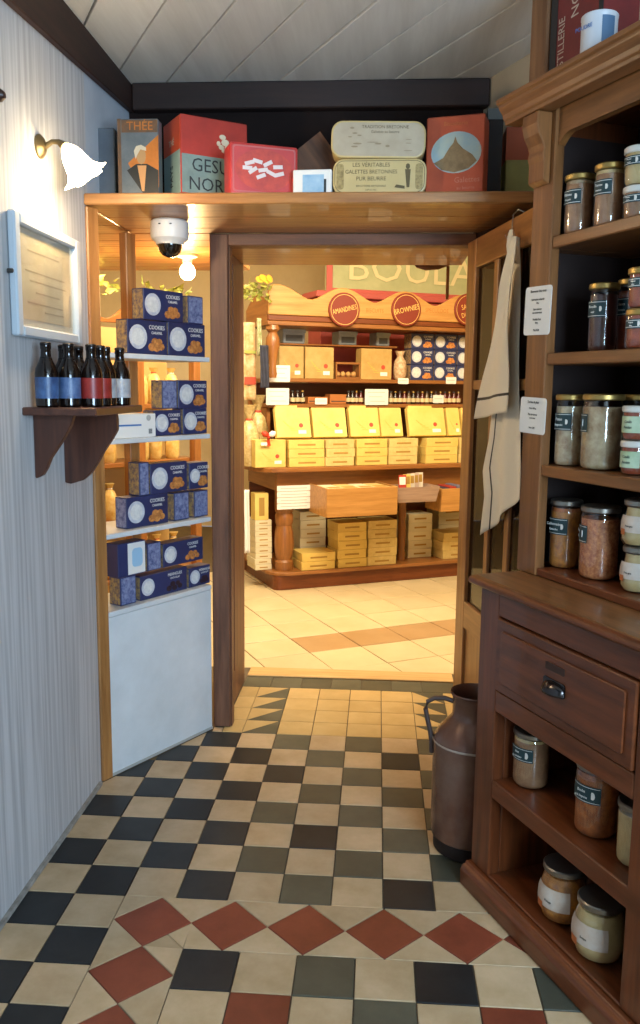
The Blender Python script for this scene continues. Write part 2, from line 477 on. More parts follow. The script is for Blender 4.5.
# rear wall with a window behind the camera
back = MB()
for bx in ((-.5, 1.25, 0, 2.56), (2.85, 3.1, 0, 2.56), (1.25, 2.85, 0, .85), (1.25, 2.85, 2.25, 2.56)):
    back.box(bx[0], bx[1], -4.56, -4.5, bx[2], bx[3])
struct(back.build('wall_back', M_beige), 'rear wall with the daylight window')
wf = empty('window_1', (2.05, -4.53, .85)); struct(wf, 'white framed window behind the viewer')
for bx in ((-.8, -.74, 0, 1.4), (.74, .8, 0, 1.4), (-.74, .74, 0, .06), (-.74, .74, 1.34, 1.4), (-.025, .025, .06, 1.34)):
    MB().box(bx[0], bx[1], -.03, .03, bx[2], bx[3]).build('window_frame', M_white, wf)
for a, b in ((-.74, -.025), (.025, .74)):
    MB().box(a, b, -.003, .003, .06, 1.34).build('pane', M_pane, wf)
# ceiling planks, running diagonally
cl = MB().box(-.435, 3.05, -4.5, .05, 2.566, 2.6).build('ceiling', M_dark); struct(cl, 'white painted plank ceiling')
cdir = Vector((-.49, .872)).normalized(); cper = Vector((cdir.y, -cdir.x))
CEILP = [(-1, 0, .434), (wn.x, wn.y, WR.o.dot(wn) + .0), (0, 1, .049), (0, -1, 4.5)]
base = Vector((.343, .045)); PW = .1858
for k in range(-8, 22):
    c0 = base + cper * (k * PW)
    p = [c0 - cdir * 6 + cper * .003, c0 - cdir * 6 + cper * (PW - .003), c0 + cdir * 6 + cper * (PW - .003), c0 + cdir * 6 + cper * .003]
    p = clip([(q.x, q.y) for q in p], CEILP)
    if len(p) < 3 or parea(p) < .003: continue
    MB().prism(p, 'z', 2.55 + random.uniform(-.002, .001), 2.565).build('ceiling_board', M_ceil, cl, bevel=.002)
# beams
bl = MB().prism([(-4.5, 2.36), (-1.4, 2.365), (.045, 2.455), (.045, 2.549), (-4.5, 2.549)], 'x', -.4345, -.412).build('trim_2', M_beam, bevel=.003)
struct(bl, 'dark brown ceiling beam along the left wall')
bf = MB().box(-.409, .925, .0, .0495, 2.452, 2.548).build('trim_3', M_beamx, bevel=.004); struct(bf, 'dark brown beam above the tins')
bbl = MB().box(-.4345, -.423, -4.4, -.51, 0, .012).build('baseboard_left', mat('dirty_joint', '#a8a49c', .8, var='#7a746a', scale=20)); struct(bbl)
# timber post on the dresser corner, up to the ceiling
pst = MB().box(-.068, .012, .155, .235, 2.194, 2.548).build('trim_4', wood('post_wood', '#86603f', '#644328', 'z', .6), loc=DR.pt(0, 0), rot=(0, 0, DR.ang), bevel=.006)
struct(pst, 'rough brown timber post rising to the ceiling above the dresser')

# ------------------------------------------------------------------ door frame (thick passage)
fr = empty('door_frame', (0, 0, 0)); fr.name = 'trim_5'; struct(fr, 'brown wooden door frame lining the passage')
MB().box(-.128, -.056, .05, .13, 0, 2.0095).build('jamb', framew('z'), fr, bevel=.004)
MB().box(-.056, -.050, .062, .115, 0, 1.965).build('door_stop', framew('z'), fr, bevel=.002)
MB().box(-.125, -.085, .132, .62, 0, 2.0095).build('side_lining', framew('z'), fr, bevel=.003)
MB().box(-.0845, -.078, .30, .58, .16, 1.93).build('lining_panel', framew('z'), fr, bevel=.002)
MB().box(-.0555, .90, .05, .13, 1.965, 2.0095).build('head', framew('x'), fr, bevel=.003)
MB().box(-.0845, .90, .132, .62, 1.97, 2.0095).build('head_lining', pine('x'), fr, bevel=.002)
MB().box(.938, .958, .075, .62, 0, 1.965).build('side_lining', framew('z'), fr, bevel=.003)

# overdoor shelf with planked underside
ov = empty('overdoor_shelf', (0, 0, 2.0)); tag(ov, 'long pine shelf board over the door holding a row of old tins', 'shelf')
wx = lambda y: WR.o.x + (y - WR.o.y) * (WR.a.x / WR.a.y) - .006
MB().prism([(-.434, -.5), (wx(-.5), -.5), (wx(-.47), -.47), (-.434, -.47)], 'z', .006, .042).build('front_edge', pine('x'), ov, bevel=.004)
yy = -.4695; 
for k in range(5):
    y2 = yy + .103
    MB().prism([(-.434, yy), (wx(yy), yy), (wx(y2), y2), (-.434, y2 - .001)], 'z', .010 + .001 * (k % 2), .042).build('plank', pine('x'), ov, bevel=.002)
    yy = y2
# low wooden soffit behind the bay
sof = empty('low_soffit', (0, 0, 2.005)); sof.name = 'ceiling_2'; struct(sof, 'low planked soffit behind the display bay')
for k in range(7):
    yv = .052 + k * .15
    MB().box(-1.6, -.13, yv, yv + .147, .004, .03).build('plank', pine('x'), sof, bevel=.002)
for k in range(3):
    yv = -.46 + k * .17
    MB().box(-1.6, -.437, yv, yv + .167, .004, .03).build('plank', pine('x'), sof, bevel=.002)

# ------------------------------------------------------------------ shop shell
MB_ = MB().box(-2.6, 3.4, 5.2, 5.26, 0, 3.0); struct(MB_.build('wall_shop_back', M_cream), 'cream back wall of the shop').name = 'wall_shop_back'
struct(MB().box(-2.66, -2.6, -.46, 5.26, 0, 3.0).build('wall_shop_left', M_cream), 'cream left wall of the shop')
struct(MB().box(3.4, 3.46, .62, 5.26, 0, 3.0).build('wall_shop_right', M_cream), 'cream right wall of the shop')
struct(MB().box(-2.66, 3.46, .13, 5.26, 3.0, 3.05).build('ceiling_shop', M_cream), 'shop ceiling')
struct(MB().box(-2.66, -.51, -.52, -.465, 0, 2.05).build('wall_shop_near', M_cream), 'shop wall behind the wallpapered wall')
struct(MB().box(-1.6, 3.4, .625, .69, 2.04, 3.0).box(.96, 3.4, .5, .69, 0, 2.04).build('wall_shop_front', M_cream), 'shop side of the door wall')

# ------------------------------------------------------------------ display bay beside the door
LB = .633
bay = empty('display_bay', BAY.pt(0, 0, 0), BAY.ang)
tag(bay, 'angled display bay with white shelves of biscuit boxes beside the doorway', 'display shelf')
MB().box(.003, .052, -.008, .06, 0, 2.004).build('post', pine('z'), bay, bevel=.004)
MB().box(.053, LB - .03, .003, .018, .0, .598).build('front_panel', M_white, bay, bevel=.002, label='white painted lower panel')
MB().box(.03, LB - .03, .0, .012, .0, .010).build('skirting_bead', mat('grimy_white', '#aaa79f', .7), bay)
for z in (.60, .90, 1.235, 1.535):
    MB().box(.053, LB - .03, .0, .23, z - (.0 if z == .6 else .018), z + (.018 if z == .6 else 0)).build('shelf', M_white, bay, bevel=.002)
for u in (.12, .40):
    MB().box(u, u + .05, .24, .28, 0, 2.004).build('rear_post', pine('z'), bay, bevel=.003)

def carton(fr_, u, off, z, w_, d, h, title='COOKIES', sub='CARAMEL', kind=0, dr=0, label='', group='biscuit boxes in the bay', end=None):
    """navy printed biscuit box; front-left-bottom corner at (u, off, z)"""
    o = fr_.root('biscuit_box', u, off, z, dr)
    tag(o, label, 'box', group)
    MB().box(0, w_, 0, d, 0, h).build('carton', M_navy, o, bevel=.0015)
    MB().box(-.0006, .0, .004, d - .004, .004, h - .004).build('end_ornament', end or M_ochre, o)
    if kind == 2:
        MB().box(.004, w_ - .004, -.0007, 0, .004, h - .004).build('front_ornament', M_orn2, o); return o
    pl = min(h * .36, w_ * .26)
    MB().prism(ellipse(pl * 1.15, h * .5, pl, pl, 22), 'y', -.001, 0).build('plate_print', M_plate, o)
    MB().prism(ellipse(pl * 1.15, h * .5, pl * .72, pl * .72, 18), 'y', -.0016, -.001).build('plate_print', mat('plate_inner', '#e2e2dd', .5, var='#c3c4c4', scale=60), o)
    ck = M_cookie if kind == 0 else M_choc
    cb = MB()
    for (ax, az, r_) in ((.60, .22, .16), (.72, .20, .15), (.84, .24, .14), (.68, .38, .15), (.79, .38, .13)):
        cb.prism(ellipse(w_ * ax, h * az, r_ * h, r_ * h * .8, 8), 'y', -.0008 - .0004 * ax, 0)
    cb.build('biscuit_print', ck, o)
    text(title, h * .175, M_inkw, o, (w_ * .73, -.001, h * .80), squash=.9)
    text(sub, h * .115, M_inkw, o, (w_ * .73, -.001, h * .64), squash=.9)
    return o
BH = {}
def bay_box(x0, y0, x1, y1, off, z, d=.06, **k):
    off = .03; d = .06
    """front face from pixel rectangle on the plane at depth off; rests on height z"""
    u0, zt = BAY.px(x0, y0, off); u1, zt1 = BAY.px(x1, y0, off)
    h = max(.05, (zt + zt1) / 2 - z - .002)
    o = carton(BAY, max(u0, .056) + .001, off, z + .0006, u1 - max(u0, .056) - .002, d, h, **k); BH[o.name] = h
    return o
G1 = 'top shelf of the display bay'
h0 = {}
def BX(*a, **k): return bay_box(*a, **k)
t1 = BX(127, 320, 167, 358, .03, 1.536, label='navy caramel biscuit box, left of two in the lower row on the top bay shelf')
t2 = BX(168, 323, 205, 358, .03, 1.536, label='navy caramel biscuit box beside the door frame, lower row of the top bay shelf')
bpy.context.view_layer.update()
def hh(o):
    return o.location.z + BH[o.name]
BX(143, 290, 183, 320, .035, max(hh(t1), hh(t2)), label='navy caramel biscuit box stacked topmost on the top bay shelf')
BX(188, 296, 203, 323, .04, max(hh(t1), hh(t2)), kind=2, label='small blue ornamented biscuit box topmost beside the door frame')
m1 = BX(154, 410, 181, 442, .03, 1.236, label='navy biscuit box next to the white carton on the second bay shelf')
m2 = BX(183, 408, 207, 440, .03, 1.236, label='navy biscuit box by the door frame, lower row of the second bay shelf')
zt = max(hh(m1), hh(m2))
BX(162, 380, 177, 408, .05, zt, kind=2, d=.09, label='navy biscuit box showing its patterned end, upper row of the second bay shelf')
BX(178, 380, 207, 408, .04, zt, label='navy biscuit box with plate print, upper row of the second bay shelf')
l1 = BX(126, 495, 168, 526, .03, .901, end=M_orn2, label='navy caramel biscuit box at the left end, lower row of the third bay shelf')
l2 = BX(174, 492, 189, 520, .03, .901, kind=2, label='navy biscuit box standing end-on, lower row middle of the third bay shelf')
l3 = BX(194, 490, 208, 518, .03, .901, kind=2, label='navy biscuit box end-on beside the door frame on the third bay shelf')
zt = max(hh(l1), hh(l2), hh(l3))
BX(139, 462, 149, 492, .06, zt, kind=2, d=.09, label='navy biscuit box end-on at the left, upper row of the third bay shelf')
BX(150, 462, 187, 492, .03, zt, label='navy caramel biscuit box in the middle, upper row of the third bay shelf')
BX(189, 462, 208, 492, .07, zt, d=.09, label='navy biscuit box set back by the door frame, upper row of the third bay shelf')
s1 = BX(140, 571, 187, 605, .03, .6185, title='MERINGUES', sub='CHOCOLAT', kind=1, label='navy chocolate meringue box, left of two in the bottom row of the bay')
s2 = BX(189, 566, 210, 596, .03, .6185, title='MERINGUES', sub='CHOCOLAT', kind=1, label='navy chocolate meringue box beside the door frame in the bottom row of the bay')
s3 = BX(120, 576, 136, 608, .08, .6185, kind=2, label='navy biscuit box end-on at the far left of the bottom bay row')
zt = max(hh(s1), hh(s2), hh(s3))
BX(163, 540, 203, 570, .03, zt, label='navy caramel biscuit box in the upper row above the bay panel')
BX(147, 542, 161, 572, .04, zt, kind=2, d=.09, label='navy biscuit box end-on left of the caramel box above the bay panel')
bx_ = BAY.root('display_carton', max(.057, BAY.px(118, 560, .03)[0]), .03, zt + .0006); tag(bx_, 'biscuit box showing its white back, upper row above the bay panel', 'box')
u_ = BAY.px(146, 560, .03)[0] - max(.057, BAY.px(118, 560, .03)[0]) - .002
MB().box(0, u_, 0, .06, 0, .125).build('carton', M_navy, bx_, bevel=.0015)
MB().box(u_ * .35, u_ - .003, -.0008, 0, .004, .121).build('back_print', M_paperw, bx_)
MB().prism(rrect(u_ * .5, u_ * .88, .03, .1, .015), 'y', -.0014, -.0008).build('blue_print', mat('sky_print', '#9cc3dd', .6), bx_)
# white flat carton on the second shelf
u0 = .057
wc = BAY.root('white_carton', u0, .012, 1.2356); tag(wc, 'white carton with a blue line lying behind the bottle shelf', 'box')
wcw = BAY.px(153, 425, .03)[0] - .06
MB().box(0, wcw, 0, .15, 0, .085).build('carton', M_paperw, wc, bevel=.002)
MB().box(.005, wcw * .72, -.0007, 0, .042, .048).build('blue_line', mat('blue_print', '#3a6fb0', .6), wc)
MB().prism(ellipse(wcw * .86, .07, .011, .011, 14), 'y', -.0007, 0).build('round_mark', mat('grey_print', '#a9a9a4', .6), wc)
for k in range(6): MB().box(wcw * .86 + k * .003, wcw * .86 + .0014 + k * .003, -.0007, 0, .012, .03).build('barcode_bar', M_ink, wc)

# ------------------------------------------------------------------ dome camera under the shelf
dm = empty('dome_camera', (-.222, -.205, 2.0095)); tag(dm, 'white dome security camera under the overdoor shelf', 'security camera')
MB().lathe([(.062, 0), (.068, -.006), (.069, -.050), (.066, -.064), (.052, -.076), (.049, -.080)], 28).build('housing', mat('camera_white', '#d3d2ce', .4), dm, smooth=35)
MB().lathe([(.045, -.0805), (.044, -.090), (.039, -.107), (.027, -.121), (.011, -.128), (.0001, -.129)], 24).build('dome', mat('smoked_dome', '#14120f', .08, spec=.8), dm, smooth=60)
MB().lathe([(.051, -.080), (.051, -.085), (.0455, -.085), (.0455, -.080)], 28).build('trim_ring', mat('camera_ring', '#bdbbb6', .3), dm)
for k in range(2):
    MB().lathe([(.004, 0), (.004, -.003)], 8, ((-1) ** k * .02, -.0675, -.02)).build('screw', M_ink, dm)

# ------------------------------------------------------------------ wall lamp
lamp = empty('wall_lamp', (-.4345, -.86, 2.09)); tag(lamp, 'lit tulip glass wall lamp on the wallpaper', 'lamp')
M_brass = mat('aged_brass', '#7a6a4a', .35, metal=.8)
MB().lathe([(.033, 0), (.033, .006), (.024, .014), (.012, .02)], 20).build('wall_plate', M_brass, lamp, smooth=40, rot=(0, PI / 2, 0))
MB().tube([(.018, 0, 0), (.04, -.002, .012), (.06, -.006, .010), (.078, -.01, -.004)], [.008, .007, .008, .014], 10).build('arm', M_brass, lamp, smooth=40)
sh_prof = [(.012, .0), (.022, -.012), (.031, -.03), (.036, -.052), (.04, -.072), (.052, -.088), (.062, -.094)]
sh_in = [(r - .002, z - .0) for r, z in reversed(sh_prof[1:])] 
M_shade = mat('lit_glass_shade', '#fff4dc', .3, emit=(1, .80, .50, 1), estr=22)
MB().lathe(sh_prof + sh_in, 32, wob=lambda k, t: (.16 * math.cos(6 * t) * max(0, (min(k, 12 - k) - 3)) / 3)).build('shade', M_shade, lamp, smooth=60, loc=(.082, -.01, -.002), rot=(.12, -.55, 0))
point('wall_lamp_bulb', (-.31, -.885, 2.0), 9.0, (1, .74, .45), .03)

# bulb in the soffit behind the bay
bl_ = empty('ceiling_bulb', (-.33, .56, 2.0085)); tag(bl_, 'glowing globe bulb on the soffit behind the bay', 'light bulb')
MB().lathe([(.045, 0), (.045, -.012), (.024, -.02), (.02, -.04)], 20).build('bulb_holder', M_paperw, bl_, smooth=40)
MB().lathe([(.014, -.0405), (.026, -.050), (.034, -.066), (.036, -.080), (.031, -.098), (.017, -.111), (.0001, -.114)], 20).build('globe', mat('lit_globe', '#fff0d0', .3, emit=(1, .70, .34, 1), estr=22), bl_, smooth=60)
point('soffit_bulb_light', (-.33, .50, 1.80), 15, (1, .64, .28), .05)
area('shop_ceiling_light', (-1.0, .85, 1.99), (0, 0, -1), .5, .4, 16, WARM)

# ------------------------------------------------------------------ framed print on the left wall
pf = empty('picture_frame', (-.4345, -.858, 1.55), -PI / 2); pf.rotation_euler = (0, 0, PI / 2)
tag(pf, 'white framed certificate under glass on the wallpaper', 'picture')
FW, FH = .49, .322
M_fr = mat('frame_white', '#b3bec6', .4)
for bx in ((-FW / 2, -FW / 2 + .036, 0, FH), (FW / 2 - .036, FW / 2, 0, FH), (-FW / 2 + .036, FW / 2 - .036, 0, .03), (-FW / 2 + .036, FW / 2 - .036, FH - .03, FH)):
    MB().box(bx[0], bx[1], -.024, -.001, bx[2], bx[3]).build('frame_rail', M_fr, pf, bevel=.005)
MB().box(-FW / 2 + .036, FW / 2 - .036, -.006, -.001, .03, FH - .03).build('mount', mat('mount_cream', '#d8d2c2', .8), pf)
MB().box(-FW / 2 + .055, FW / 2 - .055, -.0075, -.006, .05, FH - .045).build('paper_print', mat('aged_paper', '#cfc6b0', .8, var='#bdb398', scale=9), pf)
for k, (a, b, z) in enumerate(((-.13, .10, .235), (-.15, .14, .18), (-.12, .15, .155), (-.08, .10, .125), (-.14, .12, .095), (-.02, .13, .075))):
    MB().box(a, b, -.008, -.0075, z, z + .004).build('print_line', mat('faded_ink', '#a79e88', .8), pf)
MB().box(-FW / 2 + .036, FW / 2 - .036, -.012, -.010, .03, FH - .03).build('glass_pane', glassmat('picture_glass', (.97, .97, .95, 1), .12, .06), pf)
MB().lathe([(.006, 0), (.006, .012), (.004, .014)], 10).build('hanging_screw', M_ink, pf, loc=(-FW / 2 - .012, -.006, .165), rot=(PI / 2, 0, 0))
# dark knob at the left edge
kb = MB().lathe([(.012, 0), (.016, .01), (.016, .02), (.008, .03)], 14).build('coat_peg', mat('dark_wood_plain', '#3a2118', .4), loc=(-.4345, -1.145, 2.135), rot=(0, PI / 2, 0), smooth=40)
tag(kb, 'dark wooden peg high on the wallpaper at the left edge', 'peg')

# ------------------------------------------------------------------ bottle shelf on the left wall
bs = empty('wall_bracket_shelf', (-.4345, -1.05, 1.338)); tag(bs, 'dark mahogany bracket shelf carrying beer bottles on the wallpaper', 'shelf')
MB().box(0, .208, 0, .46, 0, .022).build('shelf_board', bracketw('y'), bs, bevel=.003)
BF1 = Frame(0, -.965, 0); BF2 = Frame(0, -.735, 0)
def bprof(fr_, pts): return [(max(0.0, fr_.px(x, y, 0)[0] + .4345), min(-.001, fr_.px(x, y, 0)[1] - 1.338)) for x, y in pts]
pa = [(0, -.001), (.118, -.001)] + bprof(BF1, [(72, 425), (68, 433), (64, 440), (58, 449), (52, 458), (48, 468), (44, 475), (38, 478), (31, 477)])
pb = [(0, -.001), (.168, -.001)] + bprof(BF2, [(118, 420), (118, 430), (113, 439), (105, 451), (99, 462), (92, 473), (84, 480), (72, 483.5), (63.5, 482)])
pa[-1] = (0, pa[-1][1]); pb[-1] = (0, pb[-1][1])
MB().prism(pa, 'y', .073, .097).build('bracket', bracketw('z'), bs, bevel=.002)
MB().prism(pb, 'y', .303, .327).build('bracket', bracketw('z'), bs, bevel=.002)
# bottles
M_beer = mat('brown_glass', '#150d0a', .08, spec=.7)
def bottle(x, y, lab, label, txt, foil=None):
    o = empty('beer_bottle', (x, y, 1.3605), random.uniform(-.4, .4)); tag(o, label, 'bottle', 'beer bottles on the bracket shelf')
    MB().lathe([(.027, 0), (.031, .004), (.0315, .02), (.0315, .092), (.029, .106), (.020, .124), (.0145, .138), (.0135, .158), (.0150, .160), (.0150, .168), (.0125, .1705)], 22).build('glass_body', M_beer, o, smooth=40)
    MB().lathe_open([(.0319, .024), (.0319, .082)], 24, a0=PI * 1.05, a1=PI * 2.25).build('label', lab, o, smooth=40)
    MB().lathe([(.0146, .169), (.0156, .170), (.0152, .1755), (.012, .178)], 16).build('cap', foil or mat('dark_cap', '#26201e', .4, metal=.5), o, smooth=40)
    MB().lathe_open([(.0158 + .0012, .1265 + .004), (.0152, .138)], 16).build('neck_band', foil or mat('dark_cap', '#26201e', .4, metal=.5), o)
    return o
ML = {'b1': mat('beer_label_navy', '#2a3d63', .4, var='#4a6a96', scale=30), 'b2': mat('beer_label_blue', '#33507c', .4, var='#6a7da0', scale=30),
      'r': mat('beer_label_red', '#b0362c', .4, var='#8a2620', scale=30), 'w': mat('beer_label_white', '#b9b7b4', .4, var='#8d8b92', scale=40)}
def BT(px_, Y, key, label):
    f_ = Frame(0, Y, 0); u, _ = f_.px(px_, 375, 0); return bottle(u, Y, ML[key], label, '')
BT(46.5, -1.01, 'b1', 'brown beer bottle with navy label, leftmost on the bracket shelf')
BT(69, -.955, 'b2', 'brown beer bottle with blue label, second from the left on the bracket shelf')
BT(91.5, -.91, 'r', 'brown beer bottle with red label in the front row of the bracket shelf')
BT(120, -.69, 'w', 'brown beer bottle with white label, standing apart at the right end of the bracket shelf')
BT(79, -.79, 'b2', 'brown beer bottle half hidden behind the blue and red labelled ones')
BT(106, -.76, 'w', 'brown beer bottle glimpsed behind the red labelled bottle')
BT(64, -.865, 'b1', 'brown beer bottle hidden behind the two blue labelled ones')
BT(100.5, -.835, 'r', 'red labelled beer bottle right behind the front red one')

# ------------------------------------------------------------------ open door
dr = empty('door_1', DOOR.pt(0, 0, 0), DOOR.ang); struct(dr, 'half glazed pine door standing open')
DWd, DHt = .79, 1.968
def dbox(n_, x0_, x1_, z0_, z1_, ax, y0_=.0, y1_=.036, m_=None): return MB().box(x0_, x1_, y0_, y1_, z0_, z1_).build(n_, m_ or pine(ax), dr, bevel=.003)
dbox('stile', 0, .105, .012, DHt, 'z'); dbox('stile', DWd - .105, DWd, .012, DHt, 'z')
dbox('rail', .1055, DWd - .1055, DHt - .105, DHt, 'x')
dbox('rail', .1055, DWd - .1055, .50, .605, 'x'); dbox('rail', .1055, DWd - .1055, .012, .16, 'x')
for u in (.302, .505): dbox('glazing_bar', u, u + .04, .6055, DHt - .1055, 'z', .004, .032)
for (a, b) in ((.1055, .3015), (.3425, .5045), (.5455, DWd - .1055)):
    dbox('glazing_bar', a, b, 1.42, 1.455, 'x', .005, .031)
    for (c, d) in ((.606, 1.4195), (1.4555, DHt - .1055)):
        MB().box(a + .001, b - .001, .014, .018, c, d - .001).build('pane', glassmat('door_glass', (.40, .31, .26, 1), .06), dr)
MB().box(.1065, DWd - .1065, .010, .026, .161, .499).build('door_panel', pine('z'), dr)
for z in (.3, 1.7):
    MB().lathe([(.007, 0), (.007, .08)], 10, (-.008, .03, z)).build('hinge', M_brass, dr, smooth=40)
# hook and towel
hk = DOOR.root('wire_hook', .50, -.004, 1.90); tag(hk, 'thin wire over-door hook holding the tea towel', 'hook')
MB().tube([(.035, .03, .074), (.03, .005, .085), (0, -.001, .076), (-.004, -.002, .04), (-.008, -.004, .01), (-.006, -.018, .002), (-.006, -.024, .014)], .0022, 8).build('wire', mat('steel_wire', '#9c978e', .3, metal=.9), hk, smooth=60)
M_towel = None
def towel_mat():
    mt = bpy.data.materials.new('striped_linen'); mt.use_nodes = True
    N = mt.node_tree.nodes; L = mt.node_tree.links; b = N['Principled BSDF']; b.inputs['Roughness'].default_value = .9
    uv = N.new('ShaderNodeAttribute'); uv.attribute_name = 'stripe'
    cr = N.new('ShaderNodeValToRGB'); cr.color_ramp.interpolation = 'CONSTANT'
    cr.color_ramp.elements[0].color = hexc('#efe6cf'); cr.color_ramp.elements[1].position = .5; cr.color_ramp.elements[1].color = hexc('#4d473a')
    L.new(uv.outputs['Fac'], cr.inputs['Fac']); L.new(cr.outputs[0], b.inputs['Base Color'])
    return mt
M_towel = towel_mat()
def towel():
    o = DOOR.root('tea_towel', 0, 0, 0); tag(o, 'cream linen tea towel with dark stripes hanging on the open door', 'towel')
    def lerp(tab, v):
        for (a, b) in zip(tab, tab[1:]):
            if v <= b[0]: t = (v - a[0]) / (b[0] - a[0]); return [a[i] + t * (b[i] - a[i]) for i in range(1, len(a))]
        return list(tab[-1][1:])
    def layer(name, tab, nf, amp, off, ph, stripes, slant=(0, 0)):
        # tab rows: v, left u, right u, left z, right z
        nu, nv = 40, 60; vv = []; st = []
        for j in range(nv + 1):
            v = j / nv; ul, ur, zl, zr = lerp(tab, v)
            for i in range(nu + 1):
                t = i / nu
                a = amp * min(1, v * 3 + .25)
                y = -off - a * (1 + math.sin(nf * PI * 2 * t + ph + 1.2 * v)) - .004 * math.sin(9 * v + 4 * t)
                vv.append((ul + (ur - ul) * t, y, zl + (zr - zl) * t))
        mb = MB(); mb.v = vv
        mb.f = [(j * (nu + 1) + i, j * (nu + 1) + i + 1, (j + 1) * (nu + 1) + i + 1, (j + 1) * (nu + 1) + i) for j in range(nv) for i in range(nu)]
        me = mb.mesh(name, smooth=80)
        at = me.attributes.new('stripe', 'FLOAT', 'POINT')
        vals = []
        for j in range(nv + 1):
            for i in range(nu + 1):
                vals.append(stripes(i / nu, j / nv))
        at.data.foreach_set('value', vals)
        ob = put(name, me, M_towel, o)
        md = ob.modifiers.new('thick', 'SOLIDIFY'); md.thickness = .002
        return ob
    def rows(off, tab):
        out = []
        for (v, xl, xr, yl, yr) in tab:
            a, za = DOOR.px(xl, yl, -off); b, zb = DOOR.px(xr, yr, -off); out.append((v, a, b, za, zb))
        return out
    layer('back_fold', rows(.018, [(0, 509, 514, 237, 237), (.1, 507, 515, 262, 262), (.3, 500, 516, 320, 316), (.55, 493, 515, 400, 392), (.68, 490, 515, 440, 428), (.78, 485, 515, 470, 452), (.87, 487, 515.5, 497, 474), (1, 482, 516, 535, 499)]),
          1.6, .010, .004, .4, lambda t, v: 1.0 if (.16 < t < .20 and .55 < v) else 0.)
    layer('front_fold', rows(.05, [(0, 509, 513, 236, 236), (.12, 505, 512, 262, 262), (.35, 498, 510, 306, 306), (.65, 487, 507.5, 358, 357), (1, 472.5, 505.5, 419, 412)]),
          1.0, .011, .036, 2.2, lambda t, v: 1.0 if .870 < v < .900 else 0.)
    # gathered knot at the hook
    MB().lathe([(.006, 0), (.011, -.02), (.013, -.05), (.010, -.075), (.016, -.10)], 12, wob=lambda k, t: .2 * math.cos(4 * t)).build('gathered_loop', M_towel, o, smooth=60, loc=(DOOR.px(510.5, 245, -.03)[0], -.028, 1.918))
    return o
towel()
pu0, pz1 = WR.px(492, 517, -.003); pu1, pz0 = WR.px(508, 572, -.003)
nt_ = WR.root('paper_sheet', pu0, -.003, pz0); tag(nt_, 'pale paper sheet pinned behind the open door, seen under the towel', 'paper')
MB().box(0, pu1 - pu0, -.001, .0025, 0, pz1 - pz0).build('sheet', mat('pale_green_paper', '#e3e4d4', .8), nt_)

# ------------------------------------------------------------------ milk churn
ch = empty('milk_churn', (.852, -.812, .001), R(-95)); tag(ch, 'old enamelled metal milk churn on the tiles beside the dresser', 'milk churn')
M_ch = mat('brown_enamel', '#6b4534', .27, metal=.35, var='#7d6356', scale=6, spec=.6, bump=.04)
M_chb = mat('churn_base', '#2c211e', .5, metal=.4)
MB().lathe([(.108, 0), (.113, .004), (.114, .045), (.120, .050)], 36).build('base_ring', M_chb, ch, smooth=35)
MB().lathe_open([(.121, .050), (.122, .06), (.122, .335), (.1225, .352), (.117, .366), (.105, .385), (.085, .408), (.072, .422), (.066, .432), (.065, .450), (.066, .484), (.071, .497), (.075, .502),
                 (.073, .506), (.068, .501), (.063, .48), (.061, .43), (.070, .412)], 36).build('body', M_ch, ch, smooth=50)
MB().lathe_open([(.1235, .350), (.1255, .353), (.1235, .357), (.1215, .354)], 36).build('shoulder_bead', mat('worn_edge', '#b5a596', .4, metal=.5), ch, smooth=60)
for s_ in (-1, 1):
    MB().tube([(0, s_ * .063, .470), (0, s_ * .09, .478), (0, s_ * .122, .476), (0, s_ * .142, .464), (0, s_ * .148, .44), (0, s_ * .142, .41), (0, s_ * .132, .37), (0, s_ * .126, .335), (0, s_ * .125, .30)],
              [.0075] * 7 + [.0085, .009], 10).build('handle', mat('churn_handle', '#5a4c48', .4, metal=.5), ch, smooth=60)

# ------------------------------------------------------------------ dresser
d0 = empty('dresser', DR.pt(0, 0, 0.0), DR.ang); tag(d0, 'tall brown wooden dresser filled with preserve jars', 'dresser')
W0, W1 = .045, .765          # lower carcass
H0, H1 = .002, .805          # hutch
DEP = .47
def db(n_, x0_, x1_, y0_, y1_, z0_, z1_, m_, bev=.003, par=None): return MB().box(x0_, x1_, y0_, y1_, z0_, z1_).build(n_, m_, par or d0, bevel=bev)
# plinth with moulded top
MB().prism([(-.03, .002), (.03, .002), (.03, .068), (-.012, .068), (-.014, .062), (-.024, .058), (-.03, .048)], 'x', .036, .775).build('plinth', dress('x'), d0, bevel=.002)
db('plinth_side', .036, .06, .031, DEP, .002, .068, dress('y'))
db('plinth_side', .751, .775, .031, DEP, .002, .068, dress('y'))
# lower carcass
LS, RS = .135, .672
db('stile', W0, LS, .0, .035, .0685, .887, dress('z')); db('stile', RS, W1, .0, .035, .0685, .887, dress('z'))
db('side_panel', W0, W0 + .022, .0355, DEP, .0685, .887, dress('z')); db('side_panel', W1 - .022, W1, .0355, DEP, .0685, .887, dress('z'))
MB().box(W0 + .0225, W1 - .0225, DEP - .012, DEP, .0685, .887).build('back_board', wood('dark_back', '#2c1a13', '#1e110c', 'z'), d0)  # interior shade put into the back board colour
db('inner_lining', W0 + .0225, LS, .0355, DEP - .013, .0685, .56, dress('z'))
db('rail', LS + .0005, RS - .0005, .0, .03, .822, .887, dress('x')); db('rail', LS + .0005, RS - .0005, .0, .03, .556, .616, dress('x'))
db('shelf', LS + .0005, W1 - .023, .0, DEP - .013, .306, .358, dress('x'))
db('shelf', LS + .0005, W1 - .023, .0, DEP - .013, .0685, .078, dress('x'))
drw = db('drawer', LS + .003, RS - .003, -.006, .32, .620, .818, dress('x'))
MB().prism(rrect(LS + .03, RS - .03, .648, .790, .006, 3), 'y', -.012, -.0062).build('raised_panel', dress('x'), drw, bevel=.003)
